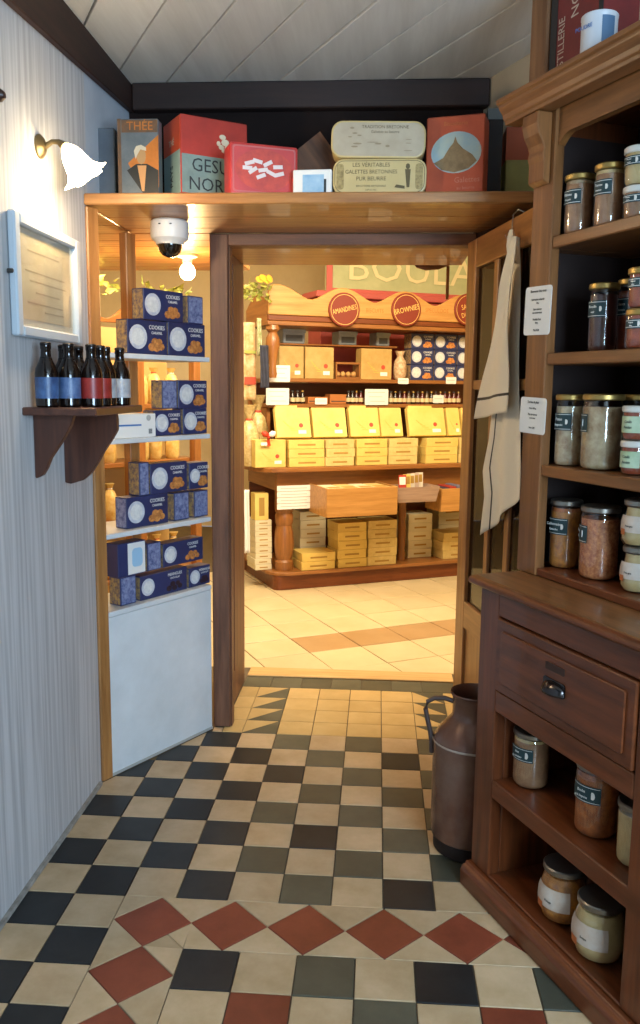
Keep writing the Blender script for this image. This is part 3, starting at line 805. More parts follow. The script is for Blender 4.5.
# cup pull
cupv = MB()
def cup(u, v):
    a = PI * u; b_ = PI / 2 * v
    return (.040 * math.cos(a), -.026 * math.sin(a) * math.cos(b_), .002 + .028 * math.sin(b_) * (math.sin(a) ** .5 if math.sin(a) > 0 else 0) - .010)
cupv.grid(cup, 18, 8)
hd_ = cupv.build('drawer_handle', mat('dark_steel', '#4e4a4a', .22, metal=.95), drw, smooth=80, loc=((LS + RS) / 2, -.0125, .712)); hd_.modifiers.new('t', 'SOLIDIFY').thickness = .002
MB().prism(rrect(-.042, .042, -.012, .024, .008), 'y', -.015, -.0122).build('handle_plate', MATS['dark_steel'], drw, loc=((LS + RS) / 2, .0, .712))
MB().prism(rrect(-.036, .036, -.009, .009, .003), 'y', -.0145, -.0122).build('label_mark', mat('worn_dark', '#3a2217', .6), drw, loc=((LS + RS) / 2, 0, .764))
# counter with rounded front edge
MB().prism([(-.026, .893), (-.018, .8885), (.46, .8885), (.46, .911), (-.012, .911), (-.024, .908), (-.028, .900)], 'x', .017, .79).build('counter_top', dress('x'), d0, bevel=.002, smooth=0)
MB().prism([(-.01, .911), (.45, .911), (.45, .913), (-.006, .913)], 'x', .022, .785).build('counter_inlay', dresst('x'), d0)
HF = .14                     # hutch front
HS = H0 + .09; HSR = H1 - .09
CT = 2.131                   # underside of the crown
MB().box(H0, HS, HF, HF + .03, .9135, CT + .01).build('stile', dresst('z'), d0, bevel=.003)
MB().box(HSR, H1, HF, HF + .03, .9135, CT + .01).build('stile', dresst('z'), d0, bevel=.003)
db('side_panel', H0, H0 + .022, HF + .0305, DEP, .9135, CT + .01, dress('z')); db('side_panel', H1 - .022, H1, HF + .0305, DEP, .9135, CT + .01, dress('z'))
MB().box(H0 + .0225, H0 + .030, HF + .0305, DEP - .013, .9365, 2.09).build('inner_lining', mat('shaded_lining', '#33231e', .6, var='#281a17', scale=8), d0)  # lining colour darkened to carry the shade inside the hutch
MB().box(H0 + .0225, H1 - .0225, DEP - .012, DEP, .9135, CT + .01).build('back_board', wood('dark_back', '#2c1a13', '#1e110c', 'z'), d0)
for z in (1.220, 1.518, 1.818):
    db('shelf', HS + .0005, HSR - .0005, HF + .004, DEP - .013, z - .030, z, dresst('x'))
    MB().box(H0 + .031, HS, HF + .031, DEP - .013, z - .030, z).build('shelf_end', dresst('x'), d0)
db('base_board', HS + .0005, HSR - .0005, HF + .004, DEP - .013, .9135, .936, dress('x'))
# arched top rail
ar = [(HS + .0005, CT + .01), (HS + .0005, 2.045)]
for i in range(1, 9): t = i / 8; ar.append((HS + .0005 + .045 * t, 2.045 + .025 * math.sin(t * PI / 2)))
for i in range(0, 9): t = i / 8; ar.append((HSR - .0455 + .045 * t, 2.07 - .025 * (1 - math.cos(t * PI / 2))))
ar.append((HSR - .0005, CT + .01))
MB().prism(ar, 'y', HF + .008, HF + .029).build('arched_rail', dresst('x'), d0)
# crown moulding along front and both sides
cp = [(0, 0), (-.046, 0), (-.048, .009), (-.053, .012), (-.056, .024), (-.066, .036), (-.069, .040), (-.070, .047), (-.078, .049), (-.078, .061), (0, .061)]
MB().prism([(HF + y, CT + z) for y, z in cp], 'x', H0 - .078, H1 + .078).build('crown', dresst('x'), d0, bevel=.0015)
MB().prism([(H0 + y, CT + z) for y, z in cp], 'y', HF + .001, DEP).build('crown_side', dresst('y'), d0, bevel=.0015)
MB().prism([(H1 - y, CT + z) for y, z in cp], 'y', HF + .001, DEP).build('crown_side', dresst('y'), d0, bevel=.0015)
db('top_board', H0, H1, HF + .001, DEP, CT + .0105, CT + .0605, dress('x'))
# scrolled corbels under the crown
for (xc) in (H0 + .004, HSR + .004):
    cb = [(HF - .0005, CT - .001), (HF - .045, CT - .001), (HF - .047, 2.10), (HF - .040, 2.075), (HF - .026, 2.052), (HF - .022, 2.040), (HF - .026, 2.025), (HF - .021, 2.01), (HF - .021, 1.962), (HF - .0005, 1.952)]
    MB().prism(cb, 'x', xc, xc + .07).build('corbel', dresst('z'), d0, bevel=.003)

# notice cards on the left hutch stile
def notice(z, h, label, lines, tilt=0):
    o = DR.root('notice_card', H0 + .046, HF - .0012, z); o.rotation_euler = (0, tilt, DR.ang); tag(o, label, 'sign', 'white notice cards on the dresser stile')
    w_ = .118
    MB().prism(rrect(-w_ / 2, w_ / 2, 0, h, .008, 2), 'y', -.0012, 0).build('card', M_paperw, o)
    for (t, f, sz) in lines: text(t, sz, M_ink, o, (0, -.0016, h * f), squash=.8)
notice(1.568, .128, 'taller white notice card pinned high on the dresser stile', [('Bienvenue chez nous', .90, .0105), ('Fabrication artisanale', .73, .0085), ('300 gr.', .655, .006), ('Sans colorant', .53, .0085), ('sans conservateur', .46, .0075), ('Produits frais', .32, .0085), ('200 gr.', .25, .006), ('Prix: 8,50', .10, .0085)], .03)
notice(1.303, .098, 'shorter white notice card pinned low on the dresser stile', [('Terrines & plats', .87, .010), ('Pot de 400 gr.', .70, .007), ('Plats du terroir', .53, .0085), ('servir chaud', .43, .0065), ('Prix: 12,00', .16, .0075)], .03)

# ------------------------------------------------------------------ preserve jars
CONT = {'carrot': mat('stew_carrot', '#c9822f', .5, var='#8a5230', scale=45), 'meat': mat('stew_meat', '#9a6a4c', .5, var='#6f4632', scale=50),
        'pink': mat('pate_pink', '#ab7f5c', .5, var='#8a5f42', scale=34), 'beans': mat('beans_tomato', '#8f3d1e', .5, var='#cf8a58', scale=95),
        'dark': mat('dark_preserve', '#4a2018', .4, var='#341410', scale=30), 'green': mat('vegetable_mix', '#86623a', .5, var='#c2ae8c', scale=24),
        'cream': mat('cream_preserve', '#cbb07e', .5, var='#bda06c', scale=22), 'red': mat('red_preserve', '#a5482a', .45, var='#70301c', scale=40),
        'orange': mat('orange_stew', '#b9652a', .5, var='#7c3f20', scale=40), 'potee': mat('mixed_stew', '#80502c', .5, var='#c8b898', scale=26)}
def jar(u, off, z, r, h, cont, lid, label, shape='tall', lab='teal', face=0, top=None, txt=('Terrine', '300 g'), group='preserve jars on the dresser'):
    o = DR.root('preserve_jar', u, off, z + .0008, face); tag(o, label, 'jar', group)
    n = 24
    if shape == 'tall':
        pr = [(r * .86, 0), (r * .97, .006), (r, .016), (r, h * .80), (r * .985, h * .85), (r * .93, h * .885), (r * .92, h - .016)]
    elif shape == 'belly':
        pr = [(r * .70, 0), (r * .86, .006), (r * .98, h * .22), (r, h * .38), (r * .97, h * .55), (r * .86, h * .74), (r * .80, h * .82), (r * .82, h - .016)]
    elif shape == 'waist':
        pr = [(r * .78, 0), (r * .98, h * .1), (r, h * .25), (r * .90, h * .48), (r * .80, h * .66), (r * .76, h * .8), (r * .78, h - .014)]
    pr.append((r * .78 if shape != 'tall' else r * .91, h - .014))
    MB().lathe(pr, n).build('glass_jar', M_glass, o, smooth=50)
    fill = h * .83
    pc = [(max(.002, q - .0028), min(zz + .003, fill)) for q, zz in pr if zz <= fill] + [(max(.002, [q for q, zz in pr if zz <= fill][-1] - .003), fill)]
    MB().lathe(pc, n).build('contents', CONT[cont], o, smooth=50)
    if top: MB().lathe([(pc[-1][0] * 1.0, fill + .0005), (pc[-1][0] * .99, h * .885)], n).build('fat_layer', CONT[top], o)
    rl = pr[-1][0] + .004
    MB().lathe([(rl - .001, h - .0155), (rl + .0012, h - .013), (rl + .0012, h - .003), (rl - .002, h), (rl - .006, h - .0008)], n).build('lid', lid, o, smooth=30)
    if lab == 'teal':
        z0_, z1_ = h * .50, h * .74
        MB().lathe_open([(r + .0008, z0_), (r + .0008, z1_)], 12, a0=R(225), a1=R(315)).build('label', M_teal, o, smooth=60)
        for zb_ in (z0_ + .003, z1_ - .0042): MB().lathe_open([(r + .0013, zb_), (r + .0013, zb_ + .0012)], 12, a0=R(228), a1=R(312)).build('label_border', M_inkw, o)
        text(txt[0], h * .055, M_inkw, o, (-r * .12, -r - .0016, z0_ + (z1_ - z0_) * .64), squash=.85)
        text(txt[1], h * .045, M_inkw, o, (-r * .12, -r - .0016, z0_ + (z1_ - z0_) * .32), squash=.85)
        MB().prism(ellipse(r * .42, z0_ + (z1_ - z0_) * .5, r * .13, r * .18, 10), 'y', -r * .93 - .001, -r * .93 + .0005).build('label_emblem', M_inkw, o)
    elif lab == 'white':
        MB().lathe_open([(r * .99 + .001, h * .30), (r + .0012, h * .38), (r * .985 + .001, h * .52), (r * .90 + .001, h * .66)], 14, a0=R(215), a1=R(325)).build('label', mat('pale_label', '#d3c7ba', .55, var='#c9b09a', scale=25), o, smooth=60)
        MB().lathe_open([(r + .0012, h * .24), (r + .0016, h * .37)], 5, a0=R(232), a1=R(256)).build('label_patch', mat('orange_patch', '#c8703a', .6), o)
        text(txt[0], h * .06, M_ink, o, (r * .05, -r - .002, h * .44), squash=.85)
    elif lab == 'green':
        MB().lathe_open([(r + .0008, h * .22), (r + .0008, h * .70)], 12, a0=R(215), a1=R(325)).build('label', mat('green_label', '#c3d3b4', .55, var='#9cb48a', scale=18), o, smooth=60)
        text(txt[0], h * .12, MATS['teal_label'], o, (0, -r - .0018, h * .54), squash=.8); text(txt[1], h * .12, MATS['teal_label'], o, (0, -r - .0018, h * .38), squash=.8)
    return o
def jar_px(x, off, z, yref, *a, **k): return jar(DR.px(x, yref, off)[0], off, z, *a, **k)
FC = R(14)
Z1, Z2, Z3, Z4, Z5, Z6 = 1.818, 1.518, 1.220, .936, .358, .078
OJ = .205
# top hutch shelf
jar_px(579, OJ, Z1, 205, .0375, .152, 'pink', M_gold, 'tall preserve jar with gold lid, leftmost on the top dresser shelf', face=FC, top='green', txt=('Rillettes', 'de porc'))
jar_px(609, OJ, Z1, 200, .0360, .152, 'pink', M_gold, 'tall preserve jar with gold lid, second on the top dresser shelf', face=FC, top='cream', txt=('Terrine', 'maison'))
jar_px(638, OJ, Z1, 200, .0330, .078, 'pink', M_whitelid, 'short jar under another at the right edge of the top dresser shelf', face=FC, txt=('Mousse', 'canard'))
jar_px(639, OJ, Z1 + .0795, 168, .0330, .088, 'cream', M_whitelid, 'short white lidded jar stacked topmost on the top dresser shelf', face=FC, txt=('Mousse', 'canard'))
# second shelf
jar_px(603, .22, Z2, 320, .0365, .170, 'dark', M_gold, 'dark preserve jar with gold lid, leftmost on the second dresser shelf', face=FC, txt=('Boudin', 'noir'))
jar_px(631, .30, Z2, 320, .0350, .184, 'red', M_gold, 'red preserve jar with gold lid behind the stacked pair on the second dresser shelf', face=FC, txt=('Sauce', 'tomate'))
jar_px(641, .19, Z2, 330, .0340, .092, 'red', M_gold, 'short red jar under another at the right edge of the second dresser shelf', face=FC, txt=('Ragout', '200 g'))
jar_px(643, .19, Z2 + .0935, 295, .0340, .092, 'red', M_gold, 'short red jar stacked on another at the right edge of the second dresser shelf', face=FC, txt=('Ragout', '200 g'))
# third shelf
jar_px(569.5, OJ, Z3, 430, .0385, .190, 'potee', M_gold, 'tall jar of layered vegetables, leftmost on the third dresser shelf', face=FC, txt=('Potee', 'liegeoise'))
jar_px(602, .215, Z3, 430, .0515, .192, 'green', M_gold, 'wide jar of vegetables with gold lid on the third dresser shelf', face=R(-38), txt=('Choucroute', '800 g'))
jar_px(635, OJ, Z3, 455, .0330, .082, 'red', M_whitelid, 'short red jar with green label, bottom of the pair on the third dresser shelf', lab='green', face=FC, txt=('Coulis', 'Ancien'))
jar_px(637, OJ, Z3 + .0835, 420, .0330, .082, 'red', M_whitelid, 'short red jar with green label, top of the pair on the third dresser shelf', lab='green', face=FC, txt=('Coulis', 'Ancien'))
jar_px(638, .315, Z3, 420, .036, .192, 'dark', M_gold, 'dark gold lidded jar behind the green labelled pair', face=FC)
# counter level
jar_px(565, .225, Z4, 540, .0430, .188, 'carrot', M_silver, 'orange vegetable stew jar, leftmost on the dresser counter', face=FC, top='orange', txt=('Carbonnades', 'flamandes'))
jar_px(599.5, .222, Z4, 540, .0505, .190, 'beans', M_silver, 'wide jar of beans in tomato on the dresser counter', face=R(-32), txt=('Cassoulet', '800 g'))
jar_px(637, .215, Z4, 575, .0400, .112, 'cream', M_silver, 'pear shaped cream jar, bottom of the pair on the dresser counter', shape='waist', lab='white', face=FC, txt=('Foie gras', ''))
jar_px(639, .215, Z4 + .1135, 520, .0400, .112, 'cream', M_silver, 'pear shaped cream jar, top of the pair on the dresser counter', shape='waist', lab='white', face=FC, txt=('Foie gras', ''))
# lower shelf
jar_px(531.5, .088, Z5, 755, .0500, .156, 'pink', M_silver, 'pate jar with cream fat layer alone at the left of the lower dresser shelf', face=FC, top='cream', txt=('Pate', 'de campagne'))
jar_px(597, .090, Z5, 800, .0530, .180, 'orange', M_silver, 'tall orange stew jar under the drawer on the lower dresser shelf', face=FC, top='orange', txt=('Boulet', 'a la liegeoise'))
jar_px(637, .085, Z5, 830, .0440, .148, 'cream', M_silver, 'cream coloured jar half hidden by the right stile of the lower dresser shelf', lab='none', face=FC)
# bottom shelf
jar_px(563, .078, Z6, 895, .0620, .146, 'carrot', M_silver, 'round jar with carrot label, left on the bottom dresser shelf', shape='belly', lab='white', face=FC, txt=('Potage', ''))
jar_px(599, .070, Z6, 935, .0640, .146, 'cream', M_silver, 'round cream jar in front on the bottom dresser shelf', shape='belly', lab='white', face=FC, txt=('Soupe', ''))
jar_px(608, .205, Z6, 880, .0570, .140, 'meat', M_silver, 'round jar hidden behind the other two on the bottom dresser shelf', shape='belly', lab='none', face=FC)

# on top of the dresser
bt = DR.root('tall_biscuit_tin', .022, .16, CT + .0618, R(0)); tag(bt, 'tall red and black tin with vertical lettering on top of the dresser', 'tin')
MB().box(0, .205, 0, .11, 0, .325).build('tin_body', mat('tin_red', '#7a231f', .45, var='#63191a', scale=12), bt, bevel=.003)
MB().box(-.001, .026, -.0012, 0, .0, .3245).build('black_edge', mat('tin_black', '#15171b', .4), bt); MB().box(.19, .206, -.0012, 0, .0, .3245).build('black_edge', MATS['tin_black'], bt)
text('DISTILLERIE', .036, mat('tin_lettering', '#b8ab9c', .5), bt, (.048, -.0015, .02), (PI / 2, -PI / 2, 0), align='LEFT', squash=.8)
text('NORD', .042, MATS['tin_lettering'], bt, (.100, -.0015, .15), (PI / 2, -PI / 2, 0), align='LEFT', squash=.9)
wt = DR.root('white_tin', DR.px(599, 35, .113)[0], .113, CT + .0618, R(10)); tag(wt, 'white cylindrical tin with blue lettering on top of the dresser', 'tin')
MB().lathe([(.040, 0), (.041, .004), (.041, .076), (.042, .078), (.042, .084), (.040, .086), (.039, .082)], 28).build('tin_body', mat('tin_white', '#c9cbd0', .35), wt, smooth=30)
MB().lathe_open([(.0415, .016), (.0415, .074)], 8, a0=R(-40), a1=R(5)).build('blue_panel', mat('tin_blue', '#4a6a8a', .5), wt, smooth=60)
text('POUDRE', .013, mat('blue_print', '#3a6fb0', .6), wt, (-.008, -.0425, .055))

# ------------------------------------------------------------------ tins on the overdoor shelf
ZB = 2.0425
def shelf_tin(name, x0, x1, ytop, off, d, label, m_, dr_=0, yb=190, bev=.003, hgt=None, corner=None, wid=None):
    u0, zt = BD.px(x0, ytop, off); u1, _ = BD.px(x1, ytop, off)
    h = hgt or (zt - ZB); w_ = wid or (u1 - u0) / math.cos(dr_)
    o = BD.root(name, u0, off, ZB + .0005, dr_); tag(o, label, 'tin')
    if corner: MB().prism(rrect(0, w_, 0, h, corner, 6), 'y', 0, d).build('tin_body', m_, o, bevel=.004, seg=2, smooth=30)
    else: MB().box(0, w_, 0, d, 0, h).build('tin_body', m_, o, bevel=bev)
    return o, w_, h
def fp(mbx, name, m_, o): return mbx.build(name, m_, o)
# blue glass-like tin at the corner
o, w_, h = shelf_tin('blue_tin', 96, 114, 128, .17, .12, 'dull blue-grey tin in the corner at the left end of the overdoor shelf', mat('tin_bluegrey', '#64707c', .35, var='#535d68', scale=8, metal=.3))
MB().box(.004, w_ - .004, -.001, .0, .02, .028).build('tin_seam', mat('tin_seam', '#49525c', .4, metal=.3), o)
# portrait tin
o, w_, h = shelf_tin('portrait_tin', 117, 158, 119, .10, .05, 'grey vintage tin with an orange portrait print on the overdoor shelf', mat('tin_slate', '#5c656a', .4, var='#737a7c', scale=14, metal=.2))
M_or = mat('print_orange', '#c8772c', .5, var='#b0651f', scale=20)
MB().box(.0, .012, -.0008, 0, .0, h).build('side_band', mat('print_rust', '#7a5230', .6, var='#5c4a3a', scale=40), o)
fp(MB().prism([(w_ * .25, h * .45), (w_ * 1.0, h * .80), (w_ * 1.0, h * .15), (w_ * .6, h * .12)], 'y', -.0008, 0), 'orange_sunburst', M_or, o)
fp(MB().prism([(w_ * .22, h * .36), (w_ * .45, h * .44), (w_ * .72, h * .44), (w_ * .99, h * .36), (w_ * .99, h * .06), (w_ * .65, h * .04)], 'y', -.0014, -.0009), 'dark_coat', mat('print_black', '#22221f', .5), o)
fp(MB().prism([(w_ * .48, h * .42), (w_ * .70, h * .42), (w_ * .64, h * .10), (w_ * .58, h * .10)], 'y', -.002, -.0015), 'striped_shirt', mat('print_shirt', '#c89058', .6), o)
fp(MB().prism(ellipse(w_ * .575, h * .54, w_ * .115, h * .105, 16), 'y', -.002, -.0015), 'face_print', mat('print_skin', '#b08858', .6), o)
fp(MB().prism([(w_ * .40, h * .60), (w_ * .46, h * .66), (w_ * .58, h * .675), (w_ * .70, h * .64), (w_ * .70, h * .60), (w_ * .56, h * .62), (w_ * .48, h * .55), (w_ * .44, h * .50)], 'y', -.0026, -.0021), 'cap_print', mat('print_cream', '#cbbfa4', .6), o)
fp(MB().box(.014, w_ - .002, -.0008, 0, h * .83, h * .985), 'title_band', mat('print_rust', '#7a5230', .6), o)
text('THÉE', h * .15, M_or, o, (w_ * .55, -.0012, h * .905), squash=1.0)
# red and teal tin, turned
o, w_, h = shelf_tin('lettered_tin', 180, 243, 113, .12, .17, 'tall red and teal vintage tin with black lettering on the overdoor shelf', mat('tin_crimson', '#b23322', .45, var='#96281b', scale=10), R(33), wid=.245)
M_tealp = mat('print_teal', '#839890', .5, var='#6c7f79', scale=14)
fp(MB().box(.004, w_, -.0009, 0, h * .10, h * .55), 'teal_band', M_tealp, o)
text('GESU', h * .22, mat('print_dark', '#22282a', .6), o, (w_ * .44, -.0014, h * .43), squash=.95)
text('NORD', h * .22, MATS['print_dark'], o, (w_ * .46, -.0014, h * .21), squash=.95)
fl = MB()
for (a, b, r1, r2) in ((.62, .80, .05, .03), (.66, .74, .06, .04), (.60, .68, .04, .03), (.70, .68, .05, .04), (.56, .72, .03, .03), (.66, .64, .06, .025)):
    fl.prism(ellipse(w_ * a, h * b, w_ * r1, h * r2, 10), 'y', -.001 - .0003 * a, 0)
fp(fl, 'flower_print', MATS['print_cream'], o)
fp(MB().box(-.0009, 0, .004, .166, h * .10, h * .60), 'side_teal_band', mat('print_pale_teal', '#93b0ac', .5), o)
fp(MB().box(-.0009, 0, .004, .166, h * .60, h * .985), 'side_red_band', mat('print_vermilion', '#cf5128', .5), o)
text('THÉ', h * .10, MATS['print_cream'], o, (-.0014, .085, h * .72), (PI / 2, 0, -PI / 2))
text('PAYS', h * .13, mat('print_dark', '#22282a', .6), o, (-.0014, .085, h * .33), (PI / 2, -PI / 2, -PI / 2), squash=.9)
# red tin with sweets
o, w_, h = shelf_tin('sweets_tin', 230, 293, 141, .02, .095, 'low red tin with an oval picture of white sweets on the overdoor shelf', mat('tin_red_bright', '#c23a34', .4, var='#ac302e', scale=12), R(22), corner=.008, wid=.228)
fp(MB().prism(rrect(.008, w_ - .008, .008, h - .008, .008), 'y', -.0006, 0), 'pink_border', mat('print_pink', '#b65a56', .5), o)
fp(MB().prism(rrect(.013, w_ - .013, .013, h - .013, .008), 'y', -.0011, -.0006), 'red_field', MATS['tin_red_bright'], o)
fp(MB().prism(ellipse(w_ / 2, h / 2, w_ * .43, h * .40, 28), 'y', -.0016, -.0011), 'oval_print', mat('print_redoval', '#cf4a30', .5, var='#a02f28', scale=16), o)
sw = MB()
for (a, b, t) in ((.28, .62, .3), (.40, .66, -.2), (.55, .63, .5), (.70, .58, .1), (.33, .48, .6), (.48, .50, .2), (.60, .45, -.4), (.72, .44, .3), (.25, .52, 0), (.45, .38, .4)):
    p = [(-.016, -.006), (.016, -.006), (.016, .006), (-.016, .006)]
    sw.prism([(w_ * a + x * math.cos(t) - y * math.sin(t), h * b + x * math.sin(t) + y * math.cos(t)) for x, y in p], 'y', -.0022 - a * .0006, -.0016)
fp(sw, 'sweets_print', mat('print_white', '#d8ccc8', .5), o)
# small white box
o, w_, h = shelf_tin('small_white_box', 293, 332, 170, .06, .07, 'small white box with a blue picture on the overdoor shelf', M_paperw, R(-4)); o['category'] = 'box'
fp(MB().box(w_ * .25, w_ * .80, -.0008, 0, h * .12, h * .80), 'picture_print', mat('print_sky', '#7fa9c9', .5, var='#a9c6d8', scale=20), o)
fp(MB().box(w_ * .80, w_ * .86, -.0012, 0, h * .12, h * .62), 'figure_print', mat('print_dark', '#22282a', .6), o)
# tilted open wooden trough
tb = empty('wooden_trough', BD.pt(.366, .195, ZB + .0505), 0, rot=(0, R(-37), 0)); tag(tb, 'tilted open brown wooden box behind the cream tins', 'box')
mw = wood('trough_wood', '#6b4426', '#4d2d17', 'z', .5)
MB().box(-.08, .08, 0, .008, 0, .175).build('side', mw, tb); MB().box(-.08, .08, .122, .130, 0, .175).build('side', mw, tb)
MB().box(-.0795, .0795, .0085, .1215, 0, .008).build('bottom', mw, tb); MB().box(-.08, -.072, .0085, .1215, .0085, .175).build('end', mw, tb); MB().box(.072, .08, .0085, .1215, .0085, .175).build('end', mw, tb)
tg = BD.root('dark_tin', .10, .36, ZB + .0005); tag(tg, 'low dark tin with a pale rim behind the red sweets tin', 'tin')
MB().prism(rrect(0, .17, 0, .165, .02), 'y', 0, .12).build('tin_body', mat('tin_darkbrown', '#2c1f1a', .45), tg, bevel=.003)
MB().prism(rrect(-.003, .173, .150, .178, .008), 'y', -.004, .124).build('lid', mat('tin_rim', '#6f7676', .4, metal=.4), tg, bevel=.002)
# two long cream tins
M_ctin = mat('tin_cream', '#c9b27c', .42, var='#bda56c', scale=8); M_olive = mat('print_olive', '#5c4f30', .7)
o, w_, h = shelf_tin('galette_tin', 333, 427, 159, .05, .11, 'long cream tin lettered for butter galettes, lower of two on the overdoor shelf', M_ctin, 0, corner=.035)
low_h = h
rim = rrect(.006, w_ - .006, .006, h - .006, .030, 6); rim2 = rrect(.008, w_ - .008, .008, h - .008, .028, 6)
fp(MB().prism(rim, 'y', -.0006, 0), 'border_line', M_olive, o); fp(MB().prism(rim2, 'y', -.0012, -.0006), 'front_field', M_ctin, o)
for (a, b) in ((.012, .036), (w_ - .036, w_ - .012)):
    fp(MB().prism(rrect(a, b, .016, h - .016, .010), 'y', -.0017, -.0012), 'ornament_panel', mat('print_ornament', '#b39c64', .6, var='#7d6a3e', scale=120), o)
text('LES VÉRITABLES', .0175, M_olive, o, (w_ * .41, -.0016, h * .82)); text('GALETTES BRETONNES', .0175, M_olive, o, (w_ * .41, -.0016, h * .63), squash=.92)
text('PUR BEURRE', .0175, M_olive, o, (w_ * .41, -.0016, h * .44)); text('BISCUITERIE ARTISANALE', .0085, M_olive, o, (w_ * .41, -.0016, h * .24)); text('DEPUIS 1920', .0065, M_olive, o, (w_ * .41, -.0016, h * .13))
fg = MB().prism(ellipse(w_ * .80, h * .78, .007, .009, 10), 'y', -.002, -.0012).prism([(w_ * .77, h * .70), (w_ * .83, h * .70), (w_ * .82, h * .20), (w_ * .79, h * .20)], 'y', -.002, -.0012).prism([(w_ * .66, h * .20), (w_ * .77, h * .16), (w_ * .77, h * .24), (w_ * .68, h * .28)], 'y', -.002, -.0012)
fp(fg, 'figure_print', M_olive, o)
o, w_, h = shelf_tin('biscuit_tin', 331, 426, 124, .055, .105, 'long cream tin with a faded drawing, stacked upper of two on the overdoor shelf', M_ctin, 0, corner=.037, hgt=low_h * 1.02)
o.location.z = ZB + low_h + .006; o.rotation_euler = (0, R(.9), 0)
fp(MB().prism(rrect(.006, w_ - .006, .006, h - .006, .032), 'y', -.0006, 0), 'front_field', mat('print_faded', '#b3a58c', .6, var='#a6977e', scale=14), o)
text('TRADITION BRETONNE', .014, M_olive, o, (w_ * .57, -.001, h * .83)); text('Galettes au beurre', .012, M_olive, o, (w_ * .57, -.001, h * .70))
dw = MB()
for (a, b, r1, r2) in ((.22, .80, .02, .014), (.25, .66, .022, .012), (.30, .60, .02, .01), (.20, .56, .018, .008), (.28, .38, .04, .012), (.25, .30, .03, .012), (.44, .42, .05, .006), (.5, .38, .03, .012), (.60, .32, .02, .016), (.82, .5, .028, .004), (.82, .40, .026, .004), (.82, .2, .04, .005)):
    dw.prism(ellipse(w_ * a, h * b, w_ * r1 * 1.2, h * r2 * 2, 10), 'y', -.001 - a * .0003, -.0006)
fp(dw, 'drawing_print', mat('print_faded_ink', '#8d7d62', .7), o)
# red tin with castle oval
o, w_, h = shelf_tin('castle_tin', 427, 484, 118, .09, .10, 'tall orange-red tin with an oval view of an island abbey', mat('tin_orange_red', '#c05838', .45, var='#ae4c30', scale=12), R(-14), bev=.004)
fp(MB().prism(ellipse(w_ * .52, h * .54, w_ * .43, h * .26, 30), 'y', -.0008, 0), 'oval_sky', mat('print_skyblue', '#8fb0c4', .5, var='#b9c4b4', scale=10), o)
fp(MB().prism([(w_ * .14, h * .42), (w_ * .30, h * .48), (w_ * .40, h * .60), (w_ * .47, h * .66), (w_ * .50, h * .74), (w_ * .54, h * .66), (w_ * .64, h * .58), (w_ * .80, h * .50), (w_ * .88, h * .42), (w_ * .74, h * .33), (w_ * .5, h * .29), (w_ * .28, h * .33)], 'y', -.0014, -.0008), 'island_print', mat('print_rock', '#98805c', .6, var='#7c6646', scale=40), o)
text('Galettes', h * .10, mat('print_lightred', '#c8806a', .6), o, (w_ * .72, -.001, h * .19)); text('au beurre', h * .06, MATS['print_lightred'], o, (w_ * .70, -.001, h * .09))
text('Biscuiterie', h * .075, mat('print_darkred', '#c2703e', .6), o, (w_ * .5, -.001, h * .90))
# dark tin and orange/green box
o, w_, h = shelf_tin('black_tin', 489, 504, 110, .16, .12, 'narrow black tin with a pale lid beside the orange-red tin', mat('tin_nearblack', '#211d1c', .4, metal=.3))
fp(MB().box(-.002, w_ + .002, -.002, .122, h - .03, h + .004), 'lid', mat('tin_rim', '#6f7676', .4, metal=.4), o)
o, w_, h = shelf_tin('two_tone_box', 507, 545, 127, .22, .11, 'orange and olive two-tone box at the right end of the overdoor shelf', mat('box_olive', '#a8a058', .6, var='#96904e', scale=12)); o['category'] = 'box'
fp(MB().box(-.0008, w_ + .0008, -.0008, .111, h * .58, h * .998), 'orange_band', mat('box_orange', '#b3552e', .6), o)

# ------------------------------------------------------------------ shop display unit
su = empty('shop_display_unit', SH.pt(0, 0, 0.0), SH.ang); tag(su, 'large honey coloured wooden shop display unit with scalloped crest', 'display unit')
def sb(n_, x0_, x1_, y0_, y1_, z0_, z1_, ax='x', bev=.004, m_=None): return MB().box(x0_, x1_, y0_, y1_, z0_, z1_).build(n_, m_ or shopw(ax), su, bevel=bev)
SR = 2.1
def rounded(x0_, y0_, x1_, y1_, r):
    out = [(x1_, y0_), (x1_, y1_), (x0_, y1_)]
    for i in range(7): t = R(180 + 90 * i / 6); out.append((x0_ + r + r * math.cos(t), y0_ + r + r * math.sin(t)))
    return out
MB().prism(rounded(0, 0, SR, .75, .05), 'z', .001, .105).build('plinth', wood('dark_honey', '#7a3f1a', '#5c2c10', 'x', .4), su)
MB().prism(rounded(-.04, -.03, SR, .75, .16), 'z', .106, .130).build('base_board', shopw('x'), su, bevel=.004)
ZC = .872
MB().prism(rounded(-.13, -.035, SR, .75, .20), 'z', ZC - .035, ZC).build('counter', shopw('x'), su, bevel=.006)
sb('apron', .03, SR, .05, .08, .70, ZC - .036); sb('apron_side', .03, .06, .081, .74, .70, ZC - .036, 'y')
sb('back_board', .03, SR, .70, .72, .131, .699, 'x', 0, wood('dark_honey', '#7a3f1a', '#5c2c10', 'x'))
for (u, oc, kr) in ((SH.px(284, 540, .10)[0], .10, .9), (SH.px(401.5, 540, .12)[0], .12, .4)):
    MB().lathe([(r_ * kr, z_) for r_, z_ in [(.075, .131), (.075, .19), (.062, .205), (.075, .25), (.080, .32), (.074, .40), (.062, .45), (.072, .47), (.072, .52), (.065, .54), (.075, .56), (.075, .699)]], 20, (u, oc, 0)).build('turned_column', shopw('z'), su, smooth=30)
